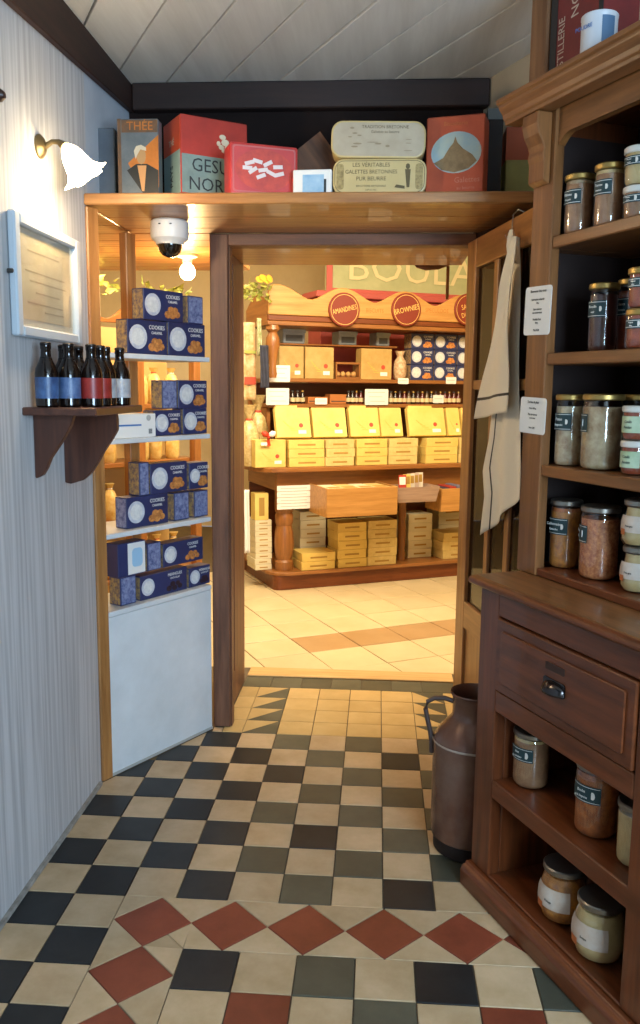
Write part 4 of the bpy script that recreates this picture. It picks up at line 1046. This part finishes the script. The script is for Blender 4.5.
# arched brackets below the apron
for u in (.23, .70, 1.10):
    pts = [(u, .699), (u + .2, .699), (u + .2, .66)] + [(u + .1 + .1 * math.cos(R(a)), .64 + .035 * math.sin(R(a))) for a in range(0, 181, 30)] + [(u, .66)]
    MB().prism(pts, 'y', .06, .075).build('arched_bracket', shopw('x'), su)
OS = .33                                         # upper shelves stand back
def shz(x, y, off=OS): return SH.px(x, y, off)[1]
z_s1 = shz(340, 404); z_s2 = shz(340, 379)
u_l = SH.px(268, 380, OS)[0]
sb('shelf', u_l, SR, OS, .70, z_s1 - .028, z_s1); sb('shelf', u_l, SR, OS, .70, z_s2 - .028, z_s2)
sb('upper_back', u_l, SR, .705, .72, ZC + .001, z_s2 - .03, 'x', 0, wood('dark_honey', '#7a3f1a', '#5c2c10', 'x'))
for u in (u_l + .005, 1.75): sb('upright', u, u + .03, OS + .05, .70, ZC + .001, z_s1 - .029, 'z')
# canopy and scalloped crest
OC = .20
zc0 = SH.px(330, 327, OC)[1]; zc1 = SH.px(330, 317, OC)[1]
ucl = SH.px(268, 320, OC)[0]
sb('canopy_board', ucl, SR, OC + .005, .72, zc0, zc0 + .03); sb('canopy_rail', ucl, SR, OC, OC + .03, zc0 + .031, zc1, 'x', .004, wood('dark_honey', '#7a3f1a', '#5c2c10', 'x'))
cres = []
um = [SH.px(x, 300, OC)[0] for x in (343, 405, 467)]
pit = um[1] - um[0]
ztop = SH.px(343, 288, OC)[1]; zlow = SH.px(374, 303, OC)[1]; zbot = zc1
N_ = 60; x_end = um[0] + pit * 3.0
cres.append((ucl, zbot))
cres.append((ucl, SH.px(268, 290, OC)[1]))
for i in range(N_ + 1):
    x = ucl + .02 + (x_end - ucl - .02) * i / N_
    ph = (x - um[0]) / pit
    zz = zlow + (ztop - zlow) * (.5 + .5 * math.cos(2 * PI * ph)) ** .8
    cres.append((x, zz))
cres.append((x_end, zbot))
MB().prism(cres, 'y', OC - .012, OC + .012).build('crest', wood('light_honey', '#bd8c4e', '#9e7036', 'x', .4), su, bevel=.004, label='scalloped light wood crest')
M_disc = mat('red_disc', '#742812', .55); M_dl = mat('disc_lettering', '#d8b060', .5)
for i, (u, tx) in enumerate(zip(um, ('AMANDINES', 'BROWNIES', 'SABLES'))):
    rd = .120
    zc_ = SH.px((343, 405, 467)[i], 310, OC)[1]
    rt = MB().prism(ellipse(u, zc_, rd, rd, 36), 'y', OC - .03, OC - .0125).build('round_sign', M_disc, su, bevel=.003, label='round red sign with cream lettering')
    ring = MB()
    for k in range(36):
        t0, t1_ = 2 * PI * k / 36, 2 * PI * (k + 1) / 36
        ring.add([(u + rr * math.cos(t), OC - .0312, zc_ + rr * math.sin(t)) for t in (t0, t1_) for rr in (rd * .86, rd * .89)], [(0, 1, 3, 2)])
    ring.build('sign_ring', M_dl, rt)
    bo = tx if i < 2 else 'SABLÉS'
    text(bo, .05 if i == 0 else .055, M_dl, rt, (u, OC - .032, zc_ + (.0 if i < 2 else .025)), (PI / 2, R(-14), 0), squash=.68 if i == 0 else .78)
    if i == 2: text('DUNES', .05, M_dl, rt, (u, OC - .032, zc_ - .035), (PI / 2, R(-14), 0), squash=.8)
for (x, tx) in ((374, 'BISCUITS'), (436, 'SPECULOOS')):
    u = SH.px(x, 312, OC)[0]; text(tx, .045, mat('carved_letter', '#a86c28', .6), su, (u, OC - .0135, SH.px(x, 311, OC)[1]), squash=.8, name='carved_lettering')
# turned post at the left of the canopy and the side crest
MB().lathe([(.045, zc0 - .001), (.05, zc0 - .03), (.03, zc0 - .05), (.048, zc0 - .09), (.05, zc0 - .14), (.035, zc0 - .21), (.025, zc0 - .28), (.03, zc0 - .34), (.026, z_s2 + .001)][::-1], 18, (ucl + .05, OC + .045, 0)).build('turned_post', shopw('z'), su, smooth=35)
sc_ = [(OC + .02, zc0), (.72, zc0), (.72, zc0 + .13)] + [(.72 - .5 * i / 10, zc0 + .13 + .09 * math.sin(PI * i / 10)) for i in range(1, 10)] + [(OC + .02, zc0 + .17)]
MB().prism(sc_, 'x', ucl - .001, ucl + .022).build('side_crest', shopw('y'), su)
sb('end_post', ucl + .001, ucl + .035, .66, .70, ZC + .001, zc0 - .001, 'z')
# pull-out drawer boxes
def open_drawer(x0, x1, yt, yb, off, d):
    u0, z1_ = SH.px(x0, yt, off); u1, _ = SH.px(x1, yt, off); z0_ = SH.px(x0, yb, off)[1]
    mw_ = wood('light_honey', '#bd8c4e', '#9e7036', 'x', .4)
    p = MB().box(u0, u1, off, off + .015, z0_, z1_).build('drawer', mw_, su, bevel=.003)
    MB().box(u0, u0 + .015, off + .0155, off + d, z0_, z1_).build('drawer_side', mw_, p); MB().box(u1 - .015, u1, off + .0155, off + d, z0_, z1_).build('drawer_side', mw_, p)
    MB().box(u0 + .0155, u1 - .0155, off + .0155, off + d, z0_, z0_ + .012).build('drawer_bottom', mw_, p)
    return u0, u1, z0_, z1_
DRW = open_drawer(327, 398, 489, 518, -.30, .34)
DRW2 = open_drawer(442, 475, 489, 512, -.20, .24)
for k in range(4):
    u = DRW[0] + .03 + k * (DRW[1] - DRW[0] - .06) / 4
    cdx = SH.root('flat_packet', u, -.27, DRW[2] + .0125); tag(cdx, ['cream packet at the left in the pulled-out shop drawer', 'second packet from the left in the pulled-out shop drawer', 'third packet from the left in the pulled-out shop drawer', 'cream packet at the right in the pulled-out shop drawer'][k], 'packet', 'packets in the shop drawer')
    wd_ = (DRW[1] - DRW[0] - .06) / 4 - .008
    MB().box(0, wd_, 0, .24, 0, DRW[3] - DRW[2] - .016).build('packet', M_yel2 if k % 2 else mat('cream_packet', '#d8ccac', .6, rnd=.06), cdx, bevel=.003)
    MB().box(.01, wd_ - .01, .02, .10, DRW[3] - DRW[2] - .0159, DRW[3] - DRW[2] - .0152).build('packet_print', M_brownink, cdx)

# ---- yellow cartons
def ycarton(x0, x1, off, z, h, label, d=.19, m_=None, lean=0, dr_=0, group='yellow biscuit boxes in the shop', sticker=True, yref=450):
    u0, _ = SH.px(x0, yref, off); u1, _ = SH.px(x1, yref, off)
    o = SH.root('yellow_biscuit_box', u0 + .002, off, z + .0006, dr_)
    if lean: o.rotation_euler = (lean, 0, SH.ang + dr_)
    tag(o, label, 'box', group); w_ = u1 - u0 - .004
    MB().box(0, w_, 0, d, 0, h).build('carton', m_ or M_yel, o, bevel=.002)
    if h < .09:
        MB().box(w_ * .25, w_ * .75, -.0008, 0, h * .36, h * .56).build('lettering_print', M_brownink, o)
    elif sticker:
        dx = MB()
        for k in range(5):
            dx.prism([(w_ * (.2 + .05 * k), h * (.55 - .08 * k)), (w_ * (.28 + .08 * k), h * (.45 - .06 * k)), (w_ * (.29 + .08 * k), h * (.47 - .06 * k)), (w_ * (.21 + .05 * k), h * (.57 - .08 * k))], 'y', -.0008, 0)
        dx.build('flourish_print', mat('pale_print', '#cda94e', .6), o)
        MB().prism(ellipse(w_ * .72, h * .40, min(w_, h) * .075, min(w_, h) * .075, 14), 'y', -.001, 0).build('round_sticker', M_redst, o)
        MB().box(w_ * .63, w_ * .86, -.0009, 0, h * .12, h * .24).build('price_sticker', M_paperw, o)
    return o
# counter stacks, three high
hb = (SH.px(300, 440, -.0)[1] - ZC) / 3
cols_ = [(289, 325), (326, 355), (357, 388), (389, 418), (426, 458), (459, 490)]
nm = ['first', 'second', 'third', 'fourth', 'fifth', 'sixth']; lv = ['bottom', 'middle', 'top']
for ci, (a, b) in enumerate(cols_):
    for k in range(3):
        jx = random.uniform(-.6, .6)
        ycarton(a + jx, b + jx, .0, ZC + k * hb, hb - .0012, f'flat yellow box, {lv[k]} of the {nm[ci]} stack from the left on the shop counter', d=.20, m_=M_yel2 if ci % 2 else M_yel)
# leaning boxes on the stacks
zt = ZC + 3 * hb
lean_h = (SH.px(330, 408, .08)[1] - zt)
nl = ['first', 'second', 'third', 'fourth', 'fifth', 'sixth', 'seventh']
for i, (a, b, dro) in enumerate(((277, 312, 0), (314, 348, 0), (351, 381, -.03), (382, 404, 0), (410, 447, -.02), (449, 462, 0), (464, 485, 0))):
    ycarton(a, b, .035 + .004 * (i % 3), zt + .016, lean_h - .006, f'large yellow box leaning back, {nl[i]} from the left above the counter stacks', d=.045, lean=R(-16), yref=425)
    if i in (0, 2, 4): ycarton(a + 1, b - 12, .115, zt + .03, lean_h * .97, f'large yellow box tucked behind the {nl[i]} leaning one', d=.045, lean=R(-16), yref=425, sticker=False)
# counter left corner
ycarton(255, 286, .02, ZC, SH.px(270, 437, .02)[1] - ZC - .02, 'upright yellow box with a red ribbon at the left corner of the shop counter', d=.09)
# base stacks
nb = 'low shelf of the shop unit'
ORD = ['lowest', 'second', 'third', 'fourth', 'fifth', 'sixth', 'seventh', 'eighth', 'ninth']
def stack(x0, x1, off, n, h, m_, lab, z=.130):
    for k in range(n):
        jx = random.uniform(-.5, .5)
        ycarton(x0 + jx, x1 + jx, off, z + k * h, h - .0012, f'{ORD[k] if k < n - 1 else "topmost"} flat box in the {lab}', d=.2, m_=m_, yref=540)
hbs = .052
stack(302, 336, -.0, 2, .062, M_yel, 'short yellow stack beside the turned column')
stack(300, 326, .22, 6, .065, mat('pale_carton', '#cfc6a4', .6, rnd=.05), 'pale stack behind the short yellow one')
stack(338, 367, .0, 5, .066, M_yel, 'tall yellow stack below the open drawer')
stack(368, 397, .0, 5, .067, M_yel2, 'buff stack right of the tall yellow one')
stack(408, 432, .16, 5, .068, MATS['pale_carton'], 'pale stack right of the middle column')
stack(443, 475, .03, 3, .068, M_yel2, 'low stack at the far right of the base')
stack(438, 466, .40, 5, .068, MATS['pale_carton'], 'pale stack behind the low right one')
stack(255, 272, .12, 9, .040, MATS['pale_carton'], 'slim pale stack left of the turned column')
u0 = SH.px(253, 510, .10)[0]
yb_ = SH.root('tall_yellow_box', SH.px(255, 510, .12)[0], .12, .130 + 9 * .040 + .001); tag(yb_, 'upright yellow box on top of the slim pale stack', 'box')
MB().box(0, .10, 0, .10, 0, .19).build('carton', M_yel, yb_, bevel=.002); MB().box(.03, .07, -.0008, 0, .03, .16).build('lettering_print', M_brownink, yb_)
# square boxes on the upper shelf
zs2 = z_s2
for i, (a, b) in enumerate(((279, 304), (305, 334), (361, 392))):
    ycarton(a, b, OS + .04, zs2, SH.px(279, 346, OS + .04)[1] - zs2, f'square buff biscuit box, {nl[i]} on the upper shop shelf', d=.10, m_=mat('shaded_carton', '#b99a5c', .6, var='#a88848', scale=14, rnd=.05), yref=360)  # canopy shadow put into the tan of these boxes
# shelf tray between them with small bags
tr_ = SH.root('bread_tray', SH.px(336, 360, OS + .05)[0], OS + .05, zs2 + .0006); tag(tr_, 'two tier wooden tray of small loaves on the upper shop shelf', 'tray')
for z in (.0, .11): MB().box(0, .20, 0, .12, z, z + .015).build('tray_shelf', shopw('x'), tr_)
for u in (0, .19): MB().box(u, u + .01, 0, .12, .0155, .1095).build('tray_side', shopw('z'), tr_)
for k in range(4):
    bg = MB().lathe([(.001, 0), (.016, .004), (.0215, .018), (.017, .034), (.005, .042)], 10).build('small_bun', mat('bun_crust', '#c49a5c', .6, var='#a97c44', scale=30), loc=SH.pt(SH.px(336, 360, OS + .05)[0] + .034 + .044 * k, OS + .10, zs2 + .0165), smooth=60)
    tag(bg, ['small golden bun, leftmost on the wooden shop tray', 'small golden bun, second on the wooden shop tray', 'small golden bun, third on the wooden shop tray', 'small golden bun, rightmost on the wooden shop tray'][k], 'bun', 'buns on the tray')
# cellophane bag
cbg = SH.root('biscuit_bag', SH.px(400.5, 365, OS + .08)[0], OS + .09, zs2 + .0006); tag(cbg, 'clear bag of biscuits beside the navy boxes on the upper shop shelf', 'bag')
MB().lathe([(.035, 0), (.05, .02), (.054, .08), (.046, .14), (.026, .17), (.024, .18), (.04, .22)], 14, wob=lambda k, t: .05 * math.cos(5 * t + k)).build('bag', mat('bag_biscuits', '#a8794a', .5, var='#d8c4a0', scale=45), cbg, smooth=50)
# navy boxes on the upper shelf
wv = (SH.px(432, 360, OS + .03)[0] - SH.px(411, 360, OS + .03)[0])
hv = (SH.px(412, 333, OS + .03)[1] - zs2) / 3
for k in range(3):
    for i in range(3):
        carton(SH, SH.px(411, 360, OS + .03)[0] + i * (wv * 1.12), OS + .03, zs2 + k * hv + .0006, wv * 1.08, .12, hv - .002, label=f'navy biscuit box, {lv[k]} row, {nl[i]} from the left on the upper shop shelf', group='navy boxes in the shop')
# small bottles between the shelves
bproto = None; zb1 = z_s1 + .0006
kinds = [mat('syrup_dark', '#221812', .2), mat('syrup_amber', '#5c4a34', .2), mat('syrup_red', '#5a1c18', .2), mat('syrup_plum', '#3f1f24', .2)]
def small_bottle(x, m_, label):
    u = SH.px(x, 395, OS + .04)[0]
    o = SH.root('sauce_bottle', u, OS + .05, zb1); tag(o, label, 'bottle', 'small bottles on the shop shelf')
    MB().lathe([(.016, 0), (.019, .004), (.019, .055), (.010, .07), (.009, .085)], 10).build('glass_body', m_, o, smooth=40)
    MB().lathe([(.0105, .0855), (.0105, .098)], 10).build('cap', M_ink if int(x) % 3 else M_gold, o)
    MB().lathe_open([(.0195, .015), (.0195, .045)], 10, a0=PI, a1=2 * PI).build('label', mat('bottle_label', '#c9b88e', .6, rnd=.15), o)
xs = [293, 298, 303, 349, 353, 357, 361.5, 391.5, 396, 400.5, 405, 409.5, 414, 418.5, 423, 427.5, 432, 436.5, 441, 445.5, 450, 454.5, 459]
ords = ['1st', '2nd', '3rd'] + [f'{k}th' for k in range(4, 30)]
for i, x in enumerate(xs):
    small_bottle(x, kinds[0] if i < 5 else kinds[(i * 7) % 4] if x < 440 else kinds[2], f'small dark sauce bottle, {ords[i]} from the left on the narrow shop shelf')
for i, (a, b, hpx) in enumerate(((308, 328, 391), (330, 347, 390))):
    u0 = SH.px(a, 395, OS + .05)[0]; u1 = SH.px(b, 395, OS + .05)[0]
    o = SH.root('brown_packet', u0, OS + .05, zb1); tag(o, ['flat brown packet, left of two among the small bottles', 'taller brown carton with dots, right of two among the small bottles'][i], 'packet')
    MB().box(0, u1 - u0, 0, .1, 0, .05 + .02 * i).build('packet', mat('kraft', '#a8672e', .6), o, bevel=.002)
    MB().box(.01, u1 - u0 - .01, -.0008, 0, .015, .022).build('packet_print', M_ink, o)
# grey crates on top
for i, (a, b) in enumerate(((284, 306), (340, 358), (378, 391))):
    u0 = SH.px(a, 337, .40)[0]; u1 = SH.px(b, 337, .40)[0]; zb_ = SH.px(300, 345.5, OS + .04)[1] + .0168
    o = SH.root('blue_grey_tub', u0, .42, zb_); tag(o, f'blue-grey plastic tub, {nl[i]} from the left under the shop canopy', 'tub', 'tubs under the canopy')
    hh_ = min(zc0 - zb_ - .004, .10)
    mt_ = mat('tub_grey', '#8a949e', .4, var='#7a848e', scale=12)
    MB().box(0, u1 - u0, 0, .14, 0, hh_).build('tub_body', mt_, o, bevel=.006); MB().box(-.004, u1 - u0 + .004, -.006, -.0005, hh_ * .75, hh_).build('tub_rim', mt_, o); MB().box(.02, u1 - u0 - .02, -.003, -.0002, hh_ * .15, hh_ * .6).build('tub_window', mat('tub_dark', '#454c56', .3), o)
    # rack the tubs stand on
ru = SH.px(276, 346, .40)[0]; zr = SH.px(300, 345.5, OS + .04)[1]
sb('tub_rail', ru, SH.px(398, 346, .4)[0], .405, .58, zr + .004, zr + .016)
# price cards
def pcard(x0, y0, x1, y1, off, label, lines=3):
    u0, z1_ = SH.px(x0, y0, off); u1, z0_ = SH.px(x1, y1, off)
    o = SH.root('price_card', u0, off, z0_, R(0)); tag(o, label, 'sign', 'price cards in the shop')
    MB().prism(rrect(0, u1 - u0, 0, z1_ - z0_, .006, 2), 'y', -.0015, 0).build('card', M_paperw, o)
    for k in range(lines):
        zl = (z1_ - z0_) * (.78 - .56 * k / max(1, lines - 1) if lines > 1 else .5)
        MB().box((u1 - u0) * (.12 + .05 * k), (u1 - u0) * (.85 - .1 * (k % 2)), -.002, -.0015, zl, zl + .004).build('text_line', MATS['grey_print'], o)
pcard(269, 365, 290, 382, OS - .02, 'large price card on the upper shelf edge at the left end')
pcard(266, 388, 289, 405, OS - .02, 'large price card on the lower shelf edge at the left end')
pcard(365, 389, 388, 405, OS - .01, 'large price card in the middle of the lower shop shelf')
pcard(315, 398, 327, 404.5, OS - .01, 'small price card on the lower shop shelf above the leaning boxes', 1)
pcard(398, 378, 408.5, 384, OS - .01, 'small price card under the clear biscuit bag', 1)
pcard(446, 377, 456, 384, OS - .01, 'small price card under the navy boxes', 1)
pcard(433, 395, 443.5, 403, OS - .01, 'small price card on the lower shelf near the open door', 1)
# price list sheets on the apron
wl_ = SH.root('price_list', SH.px(277, 500, .012)[0], .012, SH.px(277, 510, .012)[1]); tag(wl_, 'white price list of four strips on the front of the shop unit', 'sign')
ww = SH.px(310, 500, .025)[0] - SH.px(277, 500, .025)[0]; hz = SH.px(277, 486, .048)[1] - SH.px(277, 510, .048)[1]
for k in range(4):
    s_ = MB().prism(rrect(0, ww, hz * k / 4 + .002, hz * (k + 1) / 4 - .001, .004, 2), 'y', -.0015, 0).build('list_strip', M_paperw, wl_)
    MB().box(ww * .1, ww * .9, -.002, -.0015, hz * (k + .45) / 4, hz * (k + .55) / 4).build('text_line', MATS['grey_print'], s_)
# leaflet box on the drawer
lf = SH.root('leaflet_box', SH.px(396, 500, -.24)[0], -.235, .62); z0_ = SH.px(400, 503, -.24)[1]; z1_ = SH.px(400, 488, -.24)[1]; lf.location.z = z0_
tag(lf, 'grey wood leaflet tray standing beside the pulled-out drawer', 'tray')
lw = SH.px(440, 500, -.24)[0] - SH.px(396, 500, -.24)[0]; lh = z1_ - z0_
mgw = wood('grey_wood', '#a48a78', '#8a705c', 'x', .6)
MB().prism([(.02, 0), (lw - .03, 0), (lw, lh), (0, lh)], 'y', 0, .01).build('front', mgw, lf); MB().prism([(.02, 0), (lw - .03, 0), (lw, lh), (0, lh)], 'y', .2, .21).build('back', mgw, lf)
MB().box(.02, lw - .03, .0105, .1995, 0, .01).build('bottom', mgw, lf)
MB().prism([(.015, .0), (.025, .0), (.005, lh), (-.005, lh)], 'y', .0105, .1995).build('end', mgw, lf); MB().prism([(lw - .035, 0), (lw - .025, 0), (lw + .005, lh), (lw - .005, lh)], 'y', .0105, .1995).build('end', mgw, lf)
for k, (c, lb) in enumerate((('#b03a2a', 'red'), ('#d8c060', 'yellow'), ('#cfc6b8', 'white'), ('#b8a498', 'grey'), ('#d8d0c0', 'pale'))):
    p = SH.root('leaflet', SH.px(396, 500, -.24)[0] + lw * .5 - .004 + (lw - .15) * (k / 4 - .5), -.235 + .03 + .032 * k, z0_ + .012); p.rotation_euler = (R(-4), 0, SH.ang)
    tag(p, f'{lb} leaflet standing in the grey wood tray', 'leaflet')
    MB().box(-.030, .030, 0, .003, 0, lh + .075).build('sheet', mat('leaflet_' + lb, c, .6), p); MB().box(-.024, .024, -.0006, 0, lh + .005, lh + .06).build('cover_print', M_brownink if k else M_inkw, p)
for k, (c, lb) in enumerate((('#34344a', 'dark blue'), ('#a03428', 'red'), ('#6a6a80', 'grey'))):
    p = SH.root('booklet', DRW2[0] + .02 + k * .06, -.18, DRW2[2] + .0125); tag(p, f'{lb} booklet lying in the drawer by the open door', 'book')
    MB().box(0, .052, 0, .18, 0, DRW2[3] - DRW2[2] - .008 + .006 * k).build('cover', mat('booklet_' + str(k), c, .5), p, bevel=.002); MB().box(.004, .048, -.0008, 0, .02, .028).build('cover_print', M_inkw, p)

# ---- things hanging and standing at the left end of the unit
grn = mat('leaf_green', '#7c8a3a', .6, var='#a7a04a', scale=20, rnd=.2); yfl = mat('flower_yellow', '#d8a02c', .6)
gl_ = SH.root('artificial_garland', SH.px(254, 292, .10)[0], .10, SH.px(252, 297, .10)[1]); tag(gl_, 'yellow-green leafy garland on the corner of the shop unit', 'garland')
lm = MB().add([(0, 0, 0), (.018, .004, .02), (0, 0, .065), (-.018, .004, .02), (0, .008, .02)], [(0, 1, 4), (1, 2, 4), (2, 3, 4), (3, 0, 4)]).mesh('leaf')
for k in range(46):
    put('leaf', lm, grn, gl_, (random.uniform(-.13, .11), random.uniform(-.05, .05), random.uniform(-.03, .09) - .2 * 0), (random.uniform(-1.6, 1.6), random.uniform(-1.6, 1.6), random.uniform(0, 6)))
for k in range(4):
    MB().lathe([(.001, 0), (.022, .012), (.028, .02), (.001, .022)], 10).build('flower', yfl, gl_, loc=(.02 + .02 * k, -.05, .10 + .012 * (k % 2)), rot=(1.0, .3 * k, 0))
def hang(name, x0, x1, y0, y1, off, m_, label, cat, d=.02, bands=None, lean=0):
    u0, z1_ = SH.px(x0, y0, off); u1, z0_ = SH.px(x1, y1, off)
    o = SH.root(name, u0, off, z0_); tag(o, label, cat); w_ = u1 - u0; h = z1_ - z0_
    MB().grid(lambda a, b: (w_ * a, -.008 * math.sin(9 * a + 2 * b) - .004 * math.sin(5 * b), h * b), 14, 20).build('cloth', m_, o, smooth=80).modifiers.new('t', 'SOLIDIFY').thickness = .003
    for (a, b, mm) in bands or []: MB().box(w_ * .05, w_ * .95, -.016, -.0135, h * a, h * b).build('printed_band', mm, o)
    return o
hang('printed_tea_towel', 243, 256, 322, 400, .25, mat('towel_print', '#d8c8a0', .8, var='#b98a4c', scale=18), 'printed cream tea towel hanging at the left of the shop unit', 'towel', bands=[(.2, .3, MATS['red_sticker']), (.6, .64, grn)])
hang('green_scarf', 257, 262, 318, 356, .22, mat('scarf_green', '#7a8a4a', .7, var='#d8d0b0', scale=30), 'narrow green and white cloth hanging at the corner of the shop unit', 'cloth')
hang('navy_apron', 260, 269, 345, 388, .13, mat('navy_cloth', '#2a2c38', .8, var='#34384a', scale=20), 'dark navy cloth hanging at the corner of the shop unit', 'cloth')
hang('white_paper_sheet', 244, 250, 490, 553, .02, M_paperw, 'narrow white paper sheet hanging at the left below the counter', 'paper')
# gift bags on the counter corner
M_cel = mat('cellophane', '#d6c48e', .35, var='#a98a4c', scale=40)
for i, (x, y0, y1, off, lb) in enumerate(((249, 405, 466, .18, 'tall cellophane gift bag at the far left of the shop counter'), (258, 395, 450, .34, 'cellophane gift bag behind the ribboned box on the shop counter'))):
    u, _ = SH.px(x, 440, off); zt_ = SH.px(x, y0, off)[1]
    o = SH.root('gift_bag', u, off, ZC + .0006); tag(o, lb, 'bag'); h = zt_ - ZC
    MB().lathe([(.055, 0), (.066, h * .1), (.068, h * .5), (.05, h * .68), (.018, h * .76), (.03, h * .85), (.06, h)], 16, wob=lambda k, t: .10 * math.cos(4 * t + k)).build('cellophane', M_cel, o, smooth=50)
    MB().lathe([(.022, h * .74), (.026, h * .76), (.022, h * .78)], 12).build('ribbon', M_redst, o)
bw = SH.root('ribbon_bow', SH.px(268, 425, .01)[0], .005, SH.px(268, 441, .01)[1]); tag(bw, 'red and white ribbon bow with tag on the upright yellow box', 'ribbon')
mr_ = mat('ribbon_red', '#c23a1c', .5)
for s_ in (-1, 1):
    MB().lathe([(.002, 0), (.018, .015), (.022, .035), (.008, .055)], 10).build('loop', mr_ if s_ < 0 else M_paperw, bw, loc=(0, -.01, .035), rot=(0, s_ * 1.1, 0), smooth=60)
    MB().box(-.008, .008, -.006, -.003, -.045, .03).build('tail', mr_, bw, loc=(0, 0, .01), rot=(0, s_ * .22, 0))
MB().lathe([(.014, -.006), (.017, 0), (.014, .006)], 12).build('knot', mr_, bw, loc=(0, -.008, .035), rot=(PI / 2, 0, 0), smooth=60)
MB().prism(rrect(-.055, -.010, -.03, -.008, .003), 'y', -.008, -.0065).build('gift_tag', M_paperw, bw)

# big sign and red cabinet behind
BK = .82
rc_ = SH.root('red_dresser', SH.px(322, 296, BK)[0], BK, 0.001); tag(rc_, 'red painted cabinet back standing behind the shop display unit', 'cabinet')
M_red = mat('red_paint', '#a5453c', .5, var='#94392f', scale=8)
rl = 2.0; zr0 = SH.px(330, 291, BK)[1]
MB().box(0, rl, .02, .30, 0, zr0 - .05).build('body', M_red, rc_, bevel=.004); MB().box(-.05, rl + .05, -.02, .32, zr0 - .049, zr0).build('cornice', mat('red_paint_light', '#bd5a50', .5), rc_, bevel=.006)
for k in range(3): MB().box(.0, rl, .0, .019, zr0 - .13 - .09 * k, zr0 - .10 - .09 * k).build('moulding', MATS['red_paint_light'], rc_, bevel=.004)
sg = SH.root('painted_shop_sign', SH.px(327, 285, BK + .04)[0], BK + .04, zr0 + .001); tag(sg, 'large pale green sign with cream raised letters in a red frame', 'sign')
sw_, shh = 1.75, .55
MB().box(.0, sw_, .02, .04, 0, shh).build('sign_board', mat('sign_green', '#b7b98a', .6, var='#a5aa7c', scale=6), sg)
for bx in ((0, .05, 0, shh), (sw_ - .05, sw_, 0, shh), (.0505, sw_ - .0505, 0, .03), (.0505, sw_ - .0505, shh - .05, shh)): MB().box(bx[0], bx[1], 0, .0195, bx[2], bx[3]).build('sign_frame', MATS['red_paint_light'], sg, bevel=.004)
zl_ = SH.px(380, 264, BK + .05)[1] - zr0
text('BOULANGER', .32, mat('sign_letter', '#d8cc9a', .6), sg, (.17, .012, .20), align='LEFT', squash=1.15)
# hanging fascia in the doorway top (dark red valance)
VF = Frame(0, .6905, 0)
vz = VF.root('wooden_valance', VF.px(432, 270, 0)[0], 0, VF.px(432, 270, 0)[1]); tag(vz, 'brown scalloped board fixed above the doorway on the shop side', 'board')
MB().prism([(-.085, .03), (-.07, .012), (-.03, .0), (.03, .004), (.10, .03), (.10, .2), (-.085, .2)], 'y', 0, .02).build('board', shopw('x'), vz)
MB().box(.066, .080, .003, .017, -.13, .018).build('hanging_rod', shopw('z'), vz)

# ---- shelving seen through the display bay, on the left side of the shop
RK = Frame(-1.02, .95, R(55))
rk = empty('shop_rack', RK.pt(0, 0, 0.0), RK.ang); tag(rk, 'honey wood shop rack with scalloped top seen through the display bay', 'shelf')
for u in (0, .42, .84): MB().box(u, u + .05, 0, .05, 0, 1.75).build('post', shopw('z'), rk, bevel=.003)
for z in (.35, .68, 1.0, 1.32): MB().box(0.0, .89, .0505, .30, z - .025, z).build('shelf', shopw('x'), rk, bevel=.003)
crp = [(0, 1.751), (0, 1.86)] + [(.89 * i / 30, 1.83 + .06 * math.cos(2 * PI * i / 15)) for i in range(1, 30)] + [(.89, 1.89), (.89, 1.751)]
MB().prism(crp, 'y', 0, .025).build('crest', shopw('x'), rk, bevel=.003)
MB().box(0, .89, .301, .315, .1, 1.75).build('back_board', mat('rack_back', '#d8b878', .7), rk)
gold = mat('gold_packet', '#c9a04a', .4, var='#e0c886', scale=40, rnd=.12)
q = 0
for z in (.35, .68, 1.0, 1.32):
    for k in range(7):
        if k == 3: continue
        o = RK.root('golden_packet', .06 + k * .115, .10 + .02 * (k % 2), z + .0006); q += 1
        tag(o, f'golden packet seen through the bay, {ords[k]} on the {["lowest", "second", "third", "top"][[.35, .68, 1.0, 1.32].index(z)]} rack shelf', 'packet', 'packets on the rack')
        MB().lathe([(.035, 0), (.045, .02), (.045, .12), (.03, .16), (.012, .175), (.03, .205)], 12, wob=lambda kk, t: .08 * math.cos(4 * t)).build('packet', gold, o, smooth=50)
        MB().lathe([(.014, .172), (.017, .176), (.014, .18)], 10).build('tie', M_redst if k % 2 else M_paperw, o)
g2 = empty('artificial_garland', RK.pt(.4, -.03, 1.90), RK.ang); tag(g2, 'yellow-green garland above the rack seen through the bay', 'garland')
for k in range(60):
    put('leaf', lm, grn, g2, (random.uniform(-.4, .4), random.uniform(-.03, .03), random.uniform(-.02, .06)), (random.uniform(-1.6, 1.6), random.uniform(-1.6, 1.6), random.uniform(0, 6)))
